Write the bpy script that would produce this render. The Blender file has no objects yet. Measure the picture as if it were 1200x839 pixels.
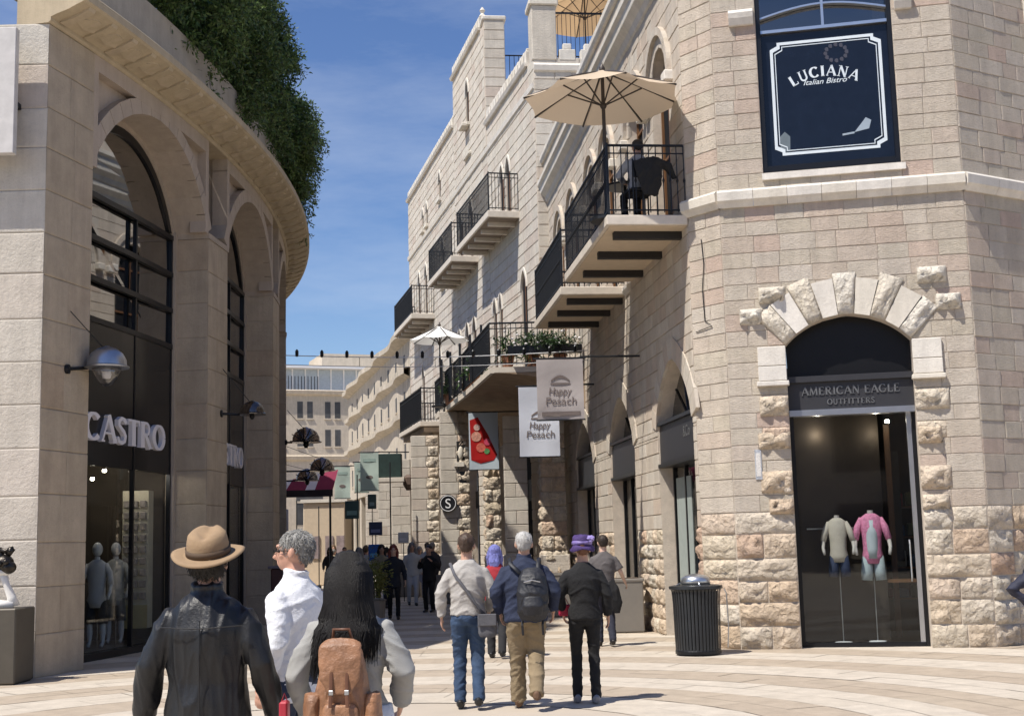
import bpy, bmesh, math, random
from mathutils import Vector, Matrix, noise
random.seed(7)
R=math.radians; PI=math.pi
sc=bpy.context.scene; COL=sc.collection
# ---------------------------------------------------------------- camera
EYE=Vector((0,0,1.65)); PITCH=R(7.97); ROLL=R(1.5); FPX=1550/1200
cam=bpy.data.cameras.new('camera'); camo=bpy.data.objects.new('camera',cam); COL.objects.link(camo)
fw=Vector((0,math.cos(PITCH),math.sin(PITCH))); u0=Vector((0,-math.sin(PITCH),math.cos(PITCH))); r0=Vector((1,0,0))
cup=u0*math.cos(ROLL)+r0*math.sin(ROLL); crt=r0*math.cos(ROLL)-u0*math.sin(ROLL)
camo.matrix_world=Matrix(((crt.x,cup.x,-fw.x,EYE.x),(crt.y,cup.y,-fw.y,EYE.y),(crt.z,cup.z,-fw.z,EYE.z),(0,0,0,1)))
cam.sensor_width=36; cam.lens=36*FPX; cam.clip_end=2000; cam.clip_start=.1
sc.camera=camo
# ---------------------------------------------------------------- light
SUN_EL=59.5; sunv=Vector((-.77,-.64,0)).normalized()*math.cos(R(SUN_EL)); sunv.z=math.sin(R(SUN_EL))
sl=bpy.data.lights.new('sun','SUN'); sl.energy=5.0; sl.angle=R(.53); sl.color=(1,.94,.85)
so=bpy.data.objects.new('sun',sl); COL.objects.link(so); so.rotation_euler=sunv.to_track_quat('Z','Y').to_euler()
w=bpy.data.worlds.new('World'); sc.world=w; w.use_nodes=True; wn=w.node_tree
bg=wn.nodes['Background']; sky=wn.nodes.new('ShaderNodeTexSky'); sky.sky_type='NISHITA'; sky.sun_disc=False
sky.sun_elevation=R(SUN_EL); sky.sun_rotation=math.atan2(sunv.x,sunv.y); sky.air_density=1.0; sky.dust_density=.3; sky.ozone_density=3.0
# faint cirrus streaks in the sky
tc=wn.nodes.new('ShaderNodeTexCoord'); mp=wn.nodes.new('ShaderNodeMapping'); mp.inputs['Scale'].default_value=(2.2,2.2,9); mp.inputs['Rotation'].default_value=(.3,.5,.2)
nz=wn.nodes.new('ShaderNodeTexNoise'); nz.inputs['Scale'].default_value=1.6; nz.inputs['Detail'].default_value=8; nz.inputs['Roughness'].default_value=.62
rp=wn.nodes.new('ShaderNodeValToRGB'); rp.color_ramp.elements[0].position=.44; rp.color_ramp.elements[0].color=(0,0,0,1); rp.color_ramp.elements[1].position=.8; rp.color_ramp.elements[1].color=(.24,.24,.24,1)
mx=wn.nodes.new('ShaderNodeMixRGB'); mx.inputs['Color2'].default_value=(7.2,7.6,8.2,1)
wn.links.new(tc.outputs['Generated'],mp.inputs[0]); wn.links.new(mp.outputs[0],nz.inputs['Vector']); wn.links.new(nz.outputs['Fac'],rp.inputs[0])
wn.links.new(rp.outputs[0],mx.inputs['Fac']); hs=wn.nodes.new('ShaderNodeHueSaturation'); hs.inputs['Hue'].default_value=.511; hs.inputs['Saturation'].default_value=1.15; wn.links.new(sky.outputs[0],hs.inputs['Color']); wn.links.new(hs.outputs[0],mx.inputs['Color1']); wn.links.new(mx.outputs[0],bg.inputs['Color'])
bg.inputs['Strength'].default_value=.105
sc.view_settings.view_transform='Standard'; sc.view_settings.look='None'; sc.view_settings.exposure=.3; sc.view_settings.gamma=1
sc.render.engine='CYCLES'; sc.cycles.max_bounces=6; sc.cycles.transparent_max_bounces=12
# ---------------------------------------------------------------- materials
def newmat(name):
    m=bpy.data.materials.new(name); m.use_nodes=True; nt=m.node_tree; return m,nt,nt.nodes['Principled BSDF']
def N(nt,t,**k):
    n=nt.nodes.new(t)
    for a,b in k.items():
        if a in n.inputs.keys(): n.inputs[a].default_value=b
        else: setattr(n,a,b)
    return n
def mat(name,c,rough=.7,metal=0,var=.12,scale=6,bump=0,bscale=30,coat=0,stretch=(1,1,1),spec=.5):
    m,nt,p=newmat(name); p.inputs['Roughness'].default_value=rough; p.inputs['Metallic'].default_value=metal
    p.inputs['Coat Weight'].default_value=coat; p.inputs['Specular IOR Level'].default_value=spec
    L=nt.links; tc=N(nt,'ShaderNodeTexCoord'); mp=N(nt,'ShaderNodeMapping'); mp.inputs['Scale'].default_value=stretch; L.new(tc.outputs['Object'],mp.inputs[0])
    n=N(nt,'ShaderNodeTexNoise',Scale=scale,Detail=5,Roughness=.6); L.new(mp.outputs[0],n.inputs['Vector'])
    r=N(nt,'ShaderNodeMapRange'); r.inputs[1].default_value=.25; r.inputs[2].default_value=.75; r.inputs[3].default_value=1-var; r.inputs[4].default_value=1+var; L.new(n.outputs['Fac'],r.inputs[0])
    h=N(nt,'ShaderNodeHueSaturation'); h.inputs['Color'].default_value=(*c,1); L.new(r.outputs[0],h.inputs['Value']); L.new(h.outputs[0],p.inputs['Base Color'])
    if bump:
        n2=N(nt,'ShaderNodeTexNoise',Scale=bscale,Detail=6,Roughness=.65); L.new(mp.outputs[0],n2.inputs['Vector'])
        b=N(nt,'ShaderNodeBump',Strength=min(1,bump),Distance=.02*max(1,bump)); L.new(n2.outputs['Fac'],b.inputs['Height']); L.new(b.outputs[0],p.inputs['Normal'])
    return m
def stone_mat(name,cols,rough=.85,bump=.5,bscale=22,grain=.12,chisel=0,facet=0,streak=.12):
    # each block takes its own tint from the ramp, plus mottling, pitting and chisel strokes
    m,nt,p=newmat(name); L=nt.links; p.inputs['Roughness'].default_value=rough; p.inputs['Specular IOR Level'].default_value=.25
    oi=N(nt,'ShaderNodeObjectInfo'); ge=N(nt,'ShaderNodeNewGeometry')
    a=N(nt,'ShaderNodeMath',operation='ADD'); L.new(oi.outputs['Random'],a.inputs[0]); L.new(ge.outputs['Random Per Island'],a.inputs[1])
    f=N(nt,'ShaderNodeMath',operation='FRACT'); L.new(a.outputs[0],f.inputs[0])
    cr=N(nt,'ShaderNodeValToRGB'); e=cr.color_ramp.elements
    while len(e)<len(cols): e.new(.5)
    for i,c in enumerate(cols): e[i].position=i/(len(cols)-1)*.98; e[i].color=(*c,1)
    cr.color_ramp.interpolation='LINEAR'; L.new(f.outputs[0],cr.inputs[0])
    pos=ge.outputs['Position']
    n=N(nt,'ShaderNodeTexNoise',Scale=3.1,Detail=7,Roughness=.65); L.new(pos,n.inputs['Vector'])
    r=N(nt,'ShaderNodeMapRange'); r.inputs[1].default_value=.25; r.inputs[2].default_value=.75; r.inputs[3].default_value=1-grain; r.inputs[4].default_value=1+grain; L.new(n.outputs['Fac'],r.inputs[0])
    h=N(nt,'ShaderNodeHueSaturation'); L.new(cr.outputs[0],h.inputs['Color']); L.new(r.outputs[0],h.inputs['Value'])
    n3=N(nt,'ShaderNodeTexNoise',Scale=60,Detail=3,Roughness=.7); L.new(pos,n3.inputs['Vector'])
    r3=N(nt,'ShaderNodeMapRange'); r3.inputs[1].default_value=.3; r3.inputs[2].default_value=.45; r3.inputs[3].default_value=.78; r3.inputs[4].default_value=1; L.new(n3.outputs['Fac'],r3.inputs[0])
    mm=N(nt,'ShaderNodeMixRGB',blend_type='MULTIPLY'); mm.inputs[0].default_value=.6; L.new(h.outputs[0],mm.inputs[1]); L.new(r3.outputs[0],mm.inputs[2])
    ms=N(nt,'ShaderNodeMapping'); ms.inputs['Scale'].default_value=(2.6,2.6,.28); L.new(pos,ms.inputs[0])
    n4=N(nt,'ShaderNodeTexNoise',Scale=1.7,Detail=6,Roughness=.7); L.new(ms.outputs[0],n4.inputs['Vector'])
    r4=N(nt,'ShaderNodeMapRange'); r4.inputs[1].default_value=.38; r4.inputs[2].default_value=.62; r4.inputs[3].default_value=1-streak; r4.inputs[4].default_value=1; L.new(n4.outputs['Fac'],r4.inputs[0])
    m4=N(nt,'ShaderNodeMixRGB',blend_type='MULTIPLY'); m4.inputs[0].default_value=1; L.new(mm.outputs[0],m4.inputs[1]); L.new(r4.outputs[0],m4.inputs[2]); L.new(m4.outputs[0],p.inputs['Base Color'])
    mp=N(nt,'ShaderNodeMapping'); mp.inputs['Scale'].default_value=(1,1,1+chisel*2.2); L.new(pos,mp.inputs[0])
    n2=N(nt,'ShaderNodeTexNoise',Scale=bscale,Detail=7,Roughness=.72); L.new(mp.outputs[0],n2.inputs['Vector'])
    b=N(nt,'ShaderNodeBump',Strength=min(1,bump),Distance=.045); L.new(n2.outputs['Fac'],b.inputs['Height'])
    if facet:
        nd=N(nt,'ShaderNodeTexNoise',Scale=5,Detail=3); L.new(pos,nd.inputs['Vector']); ad=N(nt,'ShaderNodeVectorMath',operation='MULTIPLY_ADD'); ad.inputs[1].default_value=(.25,.25,.25); L.new(nd.outputs['Color'],ad.inputs[0]); L.new(pos,ad.inputs[2])
        vo=N(nt,'ShaderNodeTexVoronoi',Scale=9); L.new(ad.outputs[0],vo.inputs['Vector']); b2=N(nt,'ShaderNodeBump',Strength=facet,Distance=.06); L.new(vo.outputs['Distance'],b2.inputs['Height']); L.new(b2.outputs[0],b.inputs['Normal'])
    L.new(b.outputs[0],p.inputs['Normal'])
    return m
def glass_mat(name,tint=(.75,.8,.8),refl=.12,rough=.02):
    m=bpy.data.materials.new(name); m.use_nodes=True; nt=m.node_tree; nt.nodes.clear(); L=nt.links
    o=N(nt,'ShaderNodeOutputMaterial'); t=N(nt,'ShaderNodeBsdfTransparent'); t.inputs[0].default_value=(*tint,1)
    g=N(nt,'ShaderNodeBsdfGlossy'); g.inputs['Roughness'].default_value=rough
    nz=N(nt,'ShaderNodeTexNoise',Scale=1.3,Detail=1); b=N(nt,'ShaderNodeBump',Strength=.05,Distance=.05); L.new(nz.outputs['Fac'],b.inputs['Height']); L.new(b.outputs[0],g.inputs['Normal'])
    lw=N(nt,'ShaderNodeLayerWeight'); lw.inputs['Blend'].default_value=.5; pw=N(nt,'ShaderNodeMath',operation='POWER'); pw.inputs[1].default_value=4.5; L.new(lw.outputs['Facing'],pw.inputs[0])
    a=N(nt,'ShaderNodeMath',operation='MULTIPLY_ADD'); a.inputs[1].default_value=.8; a.inputs[2].default_value=.03+refl; a.use_clamp=True; L.new(pw.outputs[0],a.inputs[0])
    x=N(nt,'ShaderNodeMixShader'); L.new(a.outputs[0],x.inputs[0]); L.new(t.outputs[0],x.inputs[1]); L.new(g.outputs[0],x.inputs[2]); L.new(x.outputs[0],o.inputs[0]); return m
def emis(name,c,s):
    m,nt,p=newmat(name); p.inputs['Base Color'].default_value=(*c,1); p.inputs['Emission Color'].default_value=(*c,1); p.inputs['Emission Strength'].default_value=s; return m
def cloth(name,c,rough=.85,var=.1,bump=.35,bscale=60,sheen=.0,**k):
    m=mat(name,c,rough,0,var,9,bump,bscale,**k); return m
ST_T=stone_mat('tower_limestone',[(.61,.525,.43),(.655,.575,.48),(.63,.55,.455),(.67,.595,.505),(.615,.54,.445),(.64,.50,.415),(.65,.57,.47),(.615,.545,.44),(.67,.60,.515),(.635,.53,.44),(.66,.585,.49)],bump=.95,bscale=24,chisel=1,facet=.25)
ST_R=stone_mat('rough_rusticated_stone',[(.68,.59,.47),(.64,.50,.36),(.70,.63,.53),(.66,.56,.42),(.60,.43,.32),(.69,.62,.51),(.66,.57,.46),(.67,.52,.38),(.70,.62,.50)],bump=.9,bscale=18,grain=.18,facet=.75,streak=.2)
ST_W=stone_mat('pale_dressed_stone',[(.68,.64,.57),(.72,.68,.62),(.66,.61,.53),(.70,.65,.56)],bump=.3)
ST_B=stone_mat('street_wall_limestone',[(.50,.435,.355),(.58,.52,.44),(.54,.465,.38),(.60,.545,.465),(.53,.465,.39),(.56,.46,.37)],bump=.45)
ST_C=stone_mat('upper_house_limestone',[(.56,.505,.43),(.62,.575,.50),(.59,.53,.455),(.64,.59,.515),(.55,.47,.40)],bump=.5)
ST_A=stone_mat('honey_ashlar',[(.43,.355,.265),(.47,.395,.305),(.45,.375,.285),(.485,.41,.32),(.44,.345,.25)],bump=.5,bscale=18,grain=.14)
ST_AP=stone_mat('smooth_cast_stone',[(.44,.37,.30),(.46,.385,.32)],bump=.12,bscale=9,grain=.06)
ST_AY=stone_mat('ochre_cornice_stone',[(.47,.39,.27),(.50,.415,.30)],bump=.15,bscale=9,grain=.08)
MORT=mat('lime_mortar',(.56,.485,.40),.95,var=.15,bump=.6,bscale=40)
MORT_A=mat('grey_mortar',(.27,.23,.18),.95,var=.1)
FAR=stone_mat('far_hotel_stone',[(.55,.475,.37),(.58,.50,.40)],bump=.1); ST_D=stone_mat('far_terrace_stone',[(.50,.44,.35),(.54,.475,.385)],bump=.3,streak=.25)
DARK=mat('dark_anodised_metal',(.02,.021,.024),.35,.6,var=.1)
IRON=mat('wrought_iron',(.018,.02,.024),.5,.5,var=.2)
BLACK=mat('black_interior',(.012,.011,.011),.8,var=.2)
GREY=mat('grey_fascia',(.032,.032,.036),.45,.1,var=.08)
STEEL=mat('brushed_steel',(.55,.57,.6),.3,.9,var=.06)
BEAM=mat('dark_steel_beam',(.022,.020,.02),.6,.2,var=.15)
SLAB=mat('rendered_slab_underside',(.56,.46,.34),.9,var=.08,bump=.1)
SLABE=mat('stone_slab_edge',(.60,.54,.46),.8,var=.12,bump=.2)
WHITE=mat('white_paint',(.78,.78,.78),.6,var=.03)
WOOD=mat('warm_wood',(.16,.075,.03),.5,var=.25,stretch=(4,4,.5))
GL=glass_mat('shop_glass',(.88,.9,.9),.0)
GLD=glass_mat('dark_reflecting_glass',(.30,.32,.33),.16); GLU=glass_mat('mirroring_store_glass',(.25,.27,.28),.38)
GLF=mat('far_window_glass',(.016,.017,.02),.65,0,var=.3,spec=.08)
# ---------------------------------------------------------------- frames
class Fr:      # straight wall frame: s along the wall, o outward, z up
    def __init__(f,p0,p1,side=1):
        d=Vector((p1[0]-p0[0],p1[1]-p0[1])); f.L=d.length; d.normalize(); f.p=Vector(p0[:2]); f.d=d; f.side=side; f.n=Vector((-d.y,d.x))*side
    def P(f,s,o,z): q=f.p+f.d*s+f.n*o; return (q.x,q.y,z)
    def ax(f,s): return f.d if f.side==1 else -f.d
class CF:      # wall on a circle, outward is away from the centre, s counted from the point nearest the street
    side=-1
    def __init__(f,cx,cy,r): f.cx,f.cy,f.r=cx,cy,r
    def P(f,s,o,z): t=s/f.r; return (f.cx+(f.r+o)*math.cos(t),f.cy+(f.r+o)*math.sin(t),z)
    def ax(f,s): t=s/f.r; return Vector((math.sin(t),-math.cos(t)))
class Id:
    side=1
    def P(f,x,y,z): return (x,y,z)
ID=Id()
class At:      # local frame: origin, heading of local +Y measured from world +Y towards +X
    side=1
    def __init__(f,x,y,z=0,h=0,sc_=1): f.o=(x,y,z); f.c=math.cos(h); f.s=math.sin(h); f.k=sc_
    def P(f,x,y,z): x*=f.k;y*=f.k; return (f.o[0]+x*f.c+y*f.s, f.o[1]-x*f.s+y*f.c, f.o[2]+z*f.k)
def proj(p):
    v=Vector(p)-EYE; d=v.dot(fw)
    if d<.2: return None
    return (600+1550*v.dot(crt)/d, 419.5-1550*v.dot(cup)/d, d)
# ---------------------------------------------------------------- mesh builder
class MB:
    def __init__(b): b.v=[]; b.f=[]
    def add(b,vs,fs):
        n=len(b.v); b.v+=[tuple(q) for q in vs]; b.f+=[[i+n for i in f] for f in fs]; return b
    def box(b,fr,s0,s1,o0,o1,z0,z1,seg=1):
        for k in range(seg):
            a=s0+(s1-s0)*k/seg; c=s0+(s1-s0)*(k+1)/seg
            b.add([fr.P(x,y,z) for z in (z0,z1) for y in (o0,o1) for x in (a,c)],[(0,1,3,2),(4,6,7,5),(0,4,5,1),(2,3,7,6),(0,2,6,4),(1,5,7,3)])
        return b
    def bbox(b,fr,s0,s1,o0,o1,z0,z1,e=.01): # bevelled box
        i=[(s0,s1,o0+e,o1-e,z0+e,z1-e),(s0+e,s1-e,o0,o1,z0+e,z1-e),(s0+e,s1-e,o0+e,o1-e,z0,z1)]
        vs=[]
        for z in (0,1):
            for y in (0,1):
                for x in (0,1):
                    for q in i: vs.append(fr.P(q[x],q[2+y],q[4+z]))
        g=lambda x,y,z,k:(z*4+y*2+x)*3+k
        fs=[]
        for s in (0,1):
            fs+= [[g(s,0,0,0),g(s,1,0,0),g(s,1,1,0),g(s,0,1,0)],[g(0,s,0,1),g(1,s,0,1),g(1,s,1,1),g(0,s,1,1)],[g(0,0,s,2),g(1,0,s,2),g(1,1,s,2),g(0,1,s,2)]]
        for a in (0,1):
            for c in (0,1):
                fs+=[[g(a,c,0,0),g(a,c,0,1),g(a,c,1,1),g(a,c,1,0)],[g(0,a,c,1),g(0,a,c,2),g(1,a,c,2),g(1,a,c,1)],[g(a,0,c,0),g(a,0,c,2),g(a,1,c,2),g(a,1,c,0)]]
                for d in (0,1): fs.append([g(a,c,d,0),g(a,c,d,1),g(a,c,d,2)])
        return b.add(vs,fs)
    def prism(b,fr,pts,o0,o1):  # polygon in (s,z), extruded along o
        n=len(pts); b.add([fr.P(s,o,z) for o in (o0,o1) for s,z in pts],[list(range(n))[::-1],list(range(n,2*n))]+[[i,(i+1)%n,n+(i+1)%n,n+i] for i in range(n)]); return b
    def strip(b,fr,A,B,o0,o1):  # band between two polylines in (s,z), extruded
        for i in range(len(A)-1): b.prism(fr,[A[i],A[i+1],B[i+1],B[i]],o0,o1)
        return b
    def sweep(b,fr,prof,s0,s1,seg=1):  # profile in (o,z) swept along s
        n=len(prof); vs=[fr.P(s0+(s1-s0)*k/seg,o,z) for k in range(seg+1) for o,z in prof]
        fs=[[k*n+i,k*n+(i+1)%n,(k+1)*n+(i+1)%n,(k+1)*n+i] for k in range(seg) for i in range(n)]+[list(range(n)),[seg*n+i for i in range(n)][::-1]]
        return b.add(vs,fs)
    def tube(b,pts,rad,n=8,flat=1,caps=True,upv=None):
        pts=[Vector(p) for p in pts]; rad=rad if isinstance(rad,(list,tuple)) else [rad]*len(pts); rings=[]
        for i,p in enumerate(pts):
            t=(pts[min(i+1,len(pts)-1)]-pts[max(i-1,0)]).normalized()
            if i==0: u=Vector(upv) if upv else (Vector((0,0,1)) if abs(t.z)<.9 else Vector((1,0,0)))
            u=(u-t*u.dot(t)).normalized(); v_=t.cross(u)
            ra=rad[i]; ra=ra if isinstance(ra,(list,tuple)) else (ra,ra*flat)
            rings.append([p+u*ra[0]*math.cos(2*PI*k/n)+v_*ra[1]*math.sin(2*PI*k/n) for k in range(n)])
        m=len(rings); fs=[[i*n+k,i*n+(k+1)%n,(i+1)*n+(k+1)%n,(i+1)*n+k] for i in range(m-1) for k in range(n)]
        if caps: fs+=[list(range(n))[::-1],[(m-1)*n+k for k in range(n)]]
        return b.add([q for r in rings for q in r],fs)
    def lathe(b,c,prof,n=16,fr=None,ry=1,axis='z'):
        vs=[]
        for r,z in prof:
            for k in range(n):
                a=2*PI*k/n; x,y=r*math.cos(a),r*math.sin(a)*ry
                if axis=='z': q=(c[0]+x,c[1]+y,c[2]+z)
                elif axis=='y': q=(c[0]+x,c[1]+z,c[2]+y)
                else: q=(c[0]+z,c[1]+x,c[2]+y)
                vs.append(fr.P(*q) if fr else q)
        m=len(prof); fs=[[i*n+k,i*n+(k+1)%n,(i+1)*n+(k+1)%n,(i+1)*n+k] for i in range(m-1) for k in range(n)]
        fs+=[list(range(n))[::-1],[(m-1)*n+k for k in range(n)]]
        return b.add(vs,fs)
    def ell(b,c,r,fr=None,n=12,m=8):
        return b.lathe(c,[(max(1e-4,r[0]*math.sin(PI*i/m)),-r[2]*math.cos(PI*i/m)) for i in range(m+1)],n,fr,r[1]/r[0])
    def mesh(b,name,origin=(0,0,0),smooth=False,fix=True):
        me=bpy.data.meshes.new(name); o=origin
        me.from_pydata([(x-o[0],y-o[1],z-o[2]) for x,y,z in b.v],[],b.f)
        if fix:
            bm=bmesh.new(); bm.from_mesh(me); bmesh.ops.recalc_face_normals(bm,faces=bm.faces); bm.to_mesh(me); bm.free()
        if smooth:
            me.polygons.foreach_set('use_smooth',[True]*len(me.polygons))
        me.update(); return me
    def build(b,name,m,parent=None,smooth=False,kind=None,fix=True,label=None,auto=None):
        o=(0,0,0)
        if parent: o=root_loc(parent)
        me=b.mesh(name,o,smooth,fix); 
        if m: me.materials.append(m)
        ob=bpy.data.objects.new(name,me); COL.objects.link(ob)
        if parent: ob.parent=parent
        if kind: ob['kind']=kind
        if label: ob['label']=label
        if auto: me.set_sharp_from_angle(angle=R(auto))
        return ob
def root_loc(o):
    l=Vector((0,0,0))
    while o: l=l+o.location; o=o.parent
    return l
def thing(name,label,cat,loc=(0,0,0),group=None):
    o=bpy.data.objects.new(name,None); COL.objects.link(o); o.empty_display_size=.2; o.location=loc; o['label']=label; o['category']=cat
    if group: o['group']=group
    return o
def copy_tree(o,parent=None):
    c=o.copy(); COL.objects.link(c); c.parent=parent
    for ch in o.children: copy_tree(ch,c)
    return c
# ---------------------------------------------------------------- masonry
def stone_unit(rough,seed):
    rng=random.Random(seed)
    b=MB()
    if not rough:
        e=.035; j=lambda:rng.uniform(-.006,.006)
        b.add([(-.5+j(),0,0),(.5+j(),0,0),(.5+j(),0,1),(-.5+j(),0,1),(-.5,.7,0+e*.4),(.5,.7,0+e*.4),(.5,.7,1-e*.4),(-.5,.7,1-e*.4),(-.5+e,1,e),(.5-e,1+j()*9,e),(.5-e,1,1-e),(-.5+e,1+j()*9,1-e)],
          [(0,1,5,4),(1,2,6,5),(2,3,7,6),(3,0,4,7),(4,5,9,8),(5,6,10,9),(6,7,11,10),(7,4,8,11),(8,9,10,11)])
    else:
        nx,nz=8,6; vs=[]
        ph=rng.uniform(0,99)
        for i in range(nx+1):
            for k in range(nz+1):
                x=i/nx; z=k/nz; ed=min(x,1-x)*2; ez=min(z,1-z)*2
                bul=(1-(1-min(1,ed*2.2))**2)*(1-(1-min(1,ez*2.0))**2)
                h=.12+bul*(.45+.7*noise.noise(Vector((x*2.9+ph,z*2.6,ph)))+.55*noise.noise(Vector((x*7+ph,z*6,ph+3))))
                vs.append((x-.5,max(.04,h),z+(.03*noise.noise(Vector((x*3,z*3,ph))) if 0<k<nz else 0)))
        g=lambda i,k:i*(nz+1)+k
        fs=[(g(i,k),g(i+1,k),g(i+1,k+1),g(i,k+1)) for i in range(nx) for k in range(nz)]
        n0=len(vs); ring=[g(i,0) for i in range(nx+1)]+[g(nx,k) for k in range(1,nz+1)]+[g(i,nz) for i in range(nx-1,-1,-1)]+[g(0,k) for k in range(nz-1,0,-1)]
        for q in ring: vs.append((vs[q][0],-.05,vs[q][2]))
        m=len(ring); fs+=[(ring[i],ring[(i+1)%m],n0+(i+1)%m,n0+i) for i in range(m)]
        b.add(vs,fs)
    return b
UNITS={(False,k):stone_unit(False,k) for k in range(4)}; UNITS.update({(True,k):stone_unit(True,k) for k in range(7)})
_um={}
def unit_mesh(rough,k,m,nm):
    key=(rough,k,m.name,nm)
    if key not in _um:
        me=UNITS[(rough,k)].mesh(nm,smooth=rough); me.materials.append(m); _um[key]=me
    return _um[key]
COUNT={}
def lay(parent,fr,recs,m,maxobj=0,name='stone',rm=None,min_px=8):
    """recs: (a0,a1,b0,b1,z0,z1,proud,rough): bottom run a0..a1, top run b0..b1. The largest in view become parts."""
    sc_=[]
    for r in recs:
        p=proj(fr.P((r[0]+r[1])/2,0,(r[4]+r[5])/2)); q1=proj(fr.P(r[0],0,r[4])); q2=proj(fr.P(r[1],0,r[5]))
        if not p or not q1 or not q2: sc_.append(0); continue
        inside=-20<p[0]<1220 and -20<p[1]<850
        wpx=abs(q1[0]-q2[0]); hpx=abs(q1[1]-q2[1])
        sc_.append((wpx*hpx+.001 if inside else 0) if (max(wpx,hpx)>=min_px and min(wpx,hpx)>2.5) else 0)
    order=sorted(range(len(recs)),key=lambda i:-sc_[i]); big=set(i for i in order[:maxobj] if sc_[i]>0)
    j=MB(); jr=MB(); rl=root_loc(parent)
    for i,r in enumerate(recs):
        a0,a1,b0,b1,z0,z1,pr,ro=r; rect=abs(a0-b0)<1e-4 and abs(a1-b1)<1e-4; k=random.randrange(7 if ro else 4)
        mm=(rm or m) if ro else m
        if i in big and rect:
            o=bpy.data.objects.new(name,unit_mesh(ro,k,mm,name)); COL.objects.link(o); o.parent=parent
            sm=(a0+a1)/2; o.location=Vector(fr.P(sm,0,z0))-rl; x=fr.ax(sm); o.rotation_euler.z=math.atan2(x.y,x.x); o.scale=(a1-a0,pr,z1-z0); continue
        u=UNITS[(ro,k)]
        vs=[]
        for x,y,z in u.v:
            lo=a0+(a1-a0)*(x+.5); hi=b0+(b1-b0)*(x+.5); vs.append(fr.P(lo+(hi-lo)*z,y*pr,z0+(z1-z0)*z))
        if i in big:
            b=MB(); b.add(vs,u.f); b.build(name,mm,parent,smooth=ro)
        else: (jr if ro else j).add(vs,u.f)
    if j.v: j.build(name,m,parent,kind='stuff')
    if jr.v: jr.build('rough_stone',rm or m,parent,smooth=True,kind='stuff')
def arch_op(c,hw,sill,spring,rise,pointed=False):
    """opening: gives its edges at a height"""
    def ext(z):
        if z<sill-1e-6 or z>spring+rise-1e-6: return None
        if z<=spring or rise==0: return (c-hw,c+hw)
        t=(z-spring)/rise
        if pointed: w=hw*(1-t**1.7)**.75
        elif rise<hw*.7:
            rr=(hw*hw+rise*rise)/(2*rise); w=math.sqrt(max(0,rr*rr-(rr-rise+(z-spring))**2))
        else: w=hw*math.sqrt(max(0,1-t*t))
        return (c-w,c+w)
    ext.brk=(sill,spring); ext.top=spring+rise; ext.c=c; ext.hw=hw; ext.spring=spring; ext.rise=rise; ext.sill=sill; return ext
def arch_pts(op,n=16,grow=0,s=None):
    """outline of the head from left spring to right spring, grown outwards"""
    L=[];Rr=[]
    for i in range(n+1):
        z=op.spring+op.rise*math.sin(PI/2*i/n)-(1e-5 if i==n else 0); e=op(z); L.append((e[0],z)); Rr.append((e[1],z))
    L[-1]=(op.c,op.spring+op.rise); pts=L+Rr[:-1][::-1]
    if grow:
        out=[]
        for i,(x,z) in enumerate(pts):
            a=pts[max(0,i-1)]; b=pts[min(len(pts)-1,i+1)]; tx,tz=b[0]-a[0],b[1]-a[1]; l=math.hypot(tx,tz) or 1
            nx,nz=-tz/l,tx/l
            if i in (0,len(pts)-1): nx,nz=(-1 if i==0 else 1),0
            out.append((x+nx*grow,z+nz*grow))
        return out
    return pts
def runs(s0,s1,z0,z1,ops):
    """solid runs of a course as (a0,a1,b0,b1,leftIsOpening,rightIsOpening)"""
    cuts=[]
    for op in ops:
        lo=op(z0+1e-4); hi=op(z1-1e-4)
        if lo or hi:
            if not hi: m=op.c; hi=(m,m)
            if not lo: lo=hi
            cuts.append((lo,hi))
    cuts.sort(key=lambda c:c[0][0]); out=[]; a,b=s0,s0; lf=False
    for lo,hi in cuts:
        out.append((a,lo[0],b,hi[0],lf,True)); a,b=lo[1],hi[1]; lf=True
    out.append((a,s1,b,s1,lf,False)); return [r for r in out if r[1]-r[0]>.02 or r[3]-r[2]>.02]
def courses(z0,z1,h,ops,jit=.12):
    br=sorted(set([z0,z1]+[q for op in ops for q in op.brk if z0<q<z1])); zs=[z0]
    for a,b in zip(br[:-1],br[1:]):
        n=max(1,round((b-a)/h)); 
        for k in range(1,n+1): zs.append(a+(b-a)*k/n+(random.uniform(-jit,jit)*h*.5 if k<n else 0))
    return zs
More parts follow.
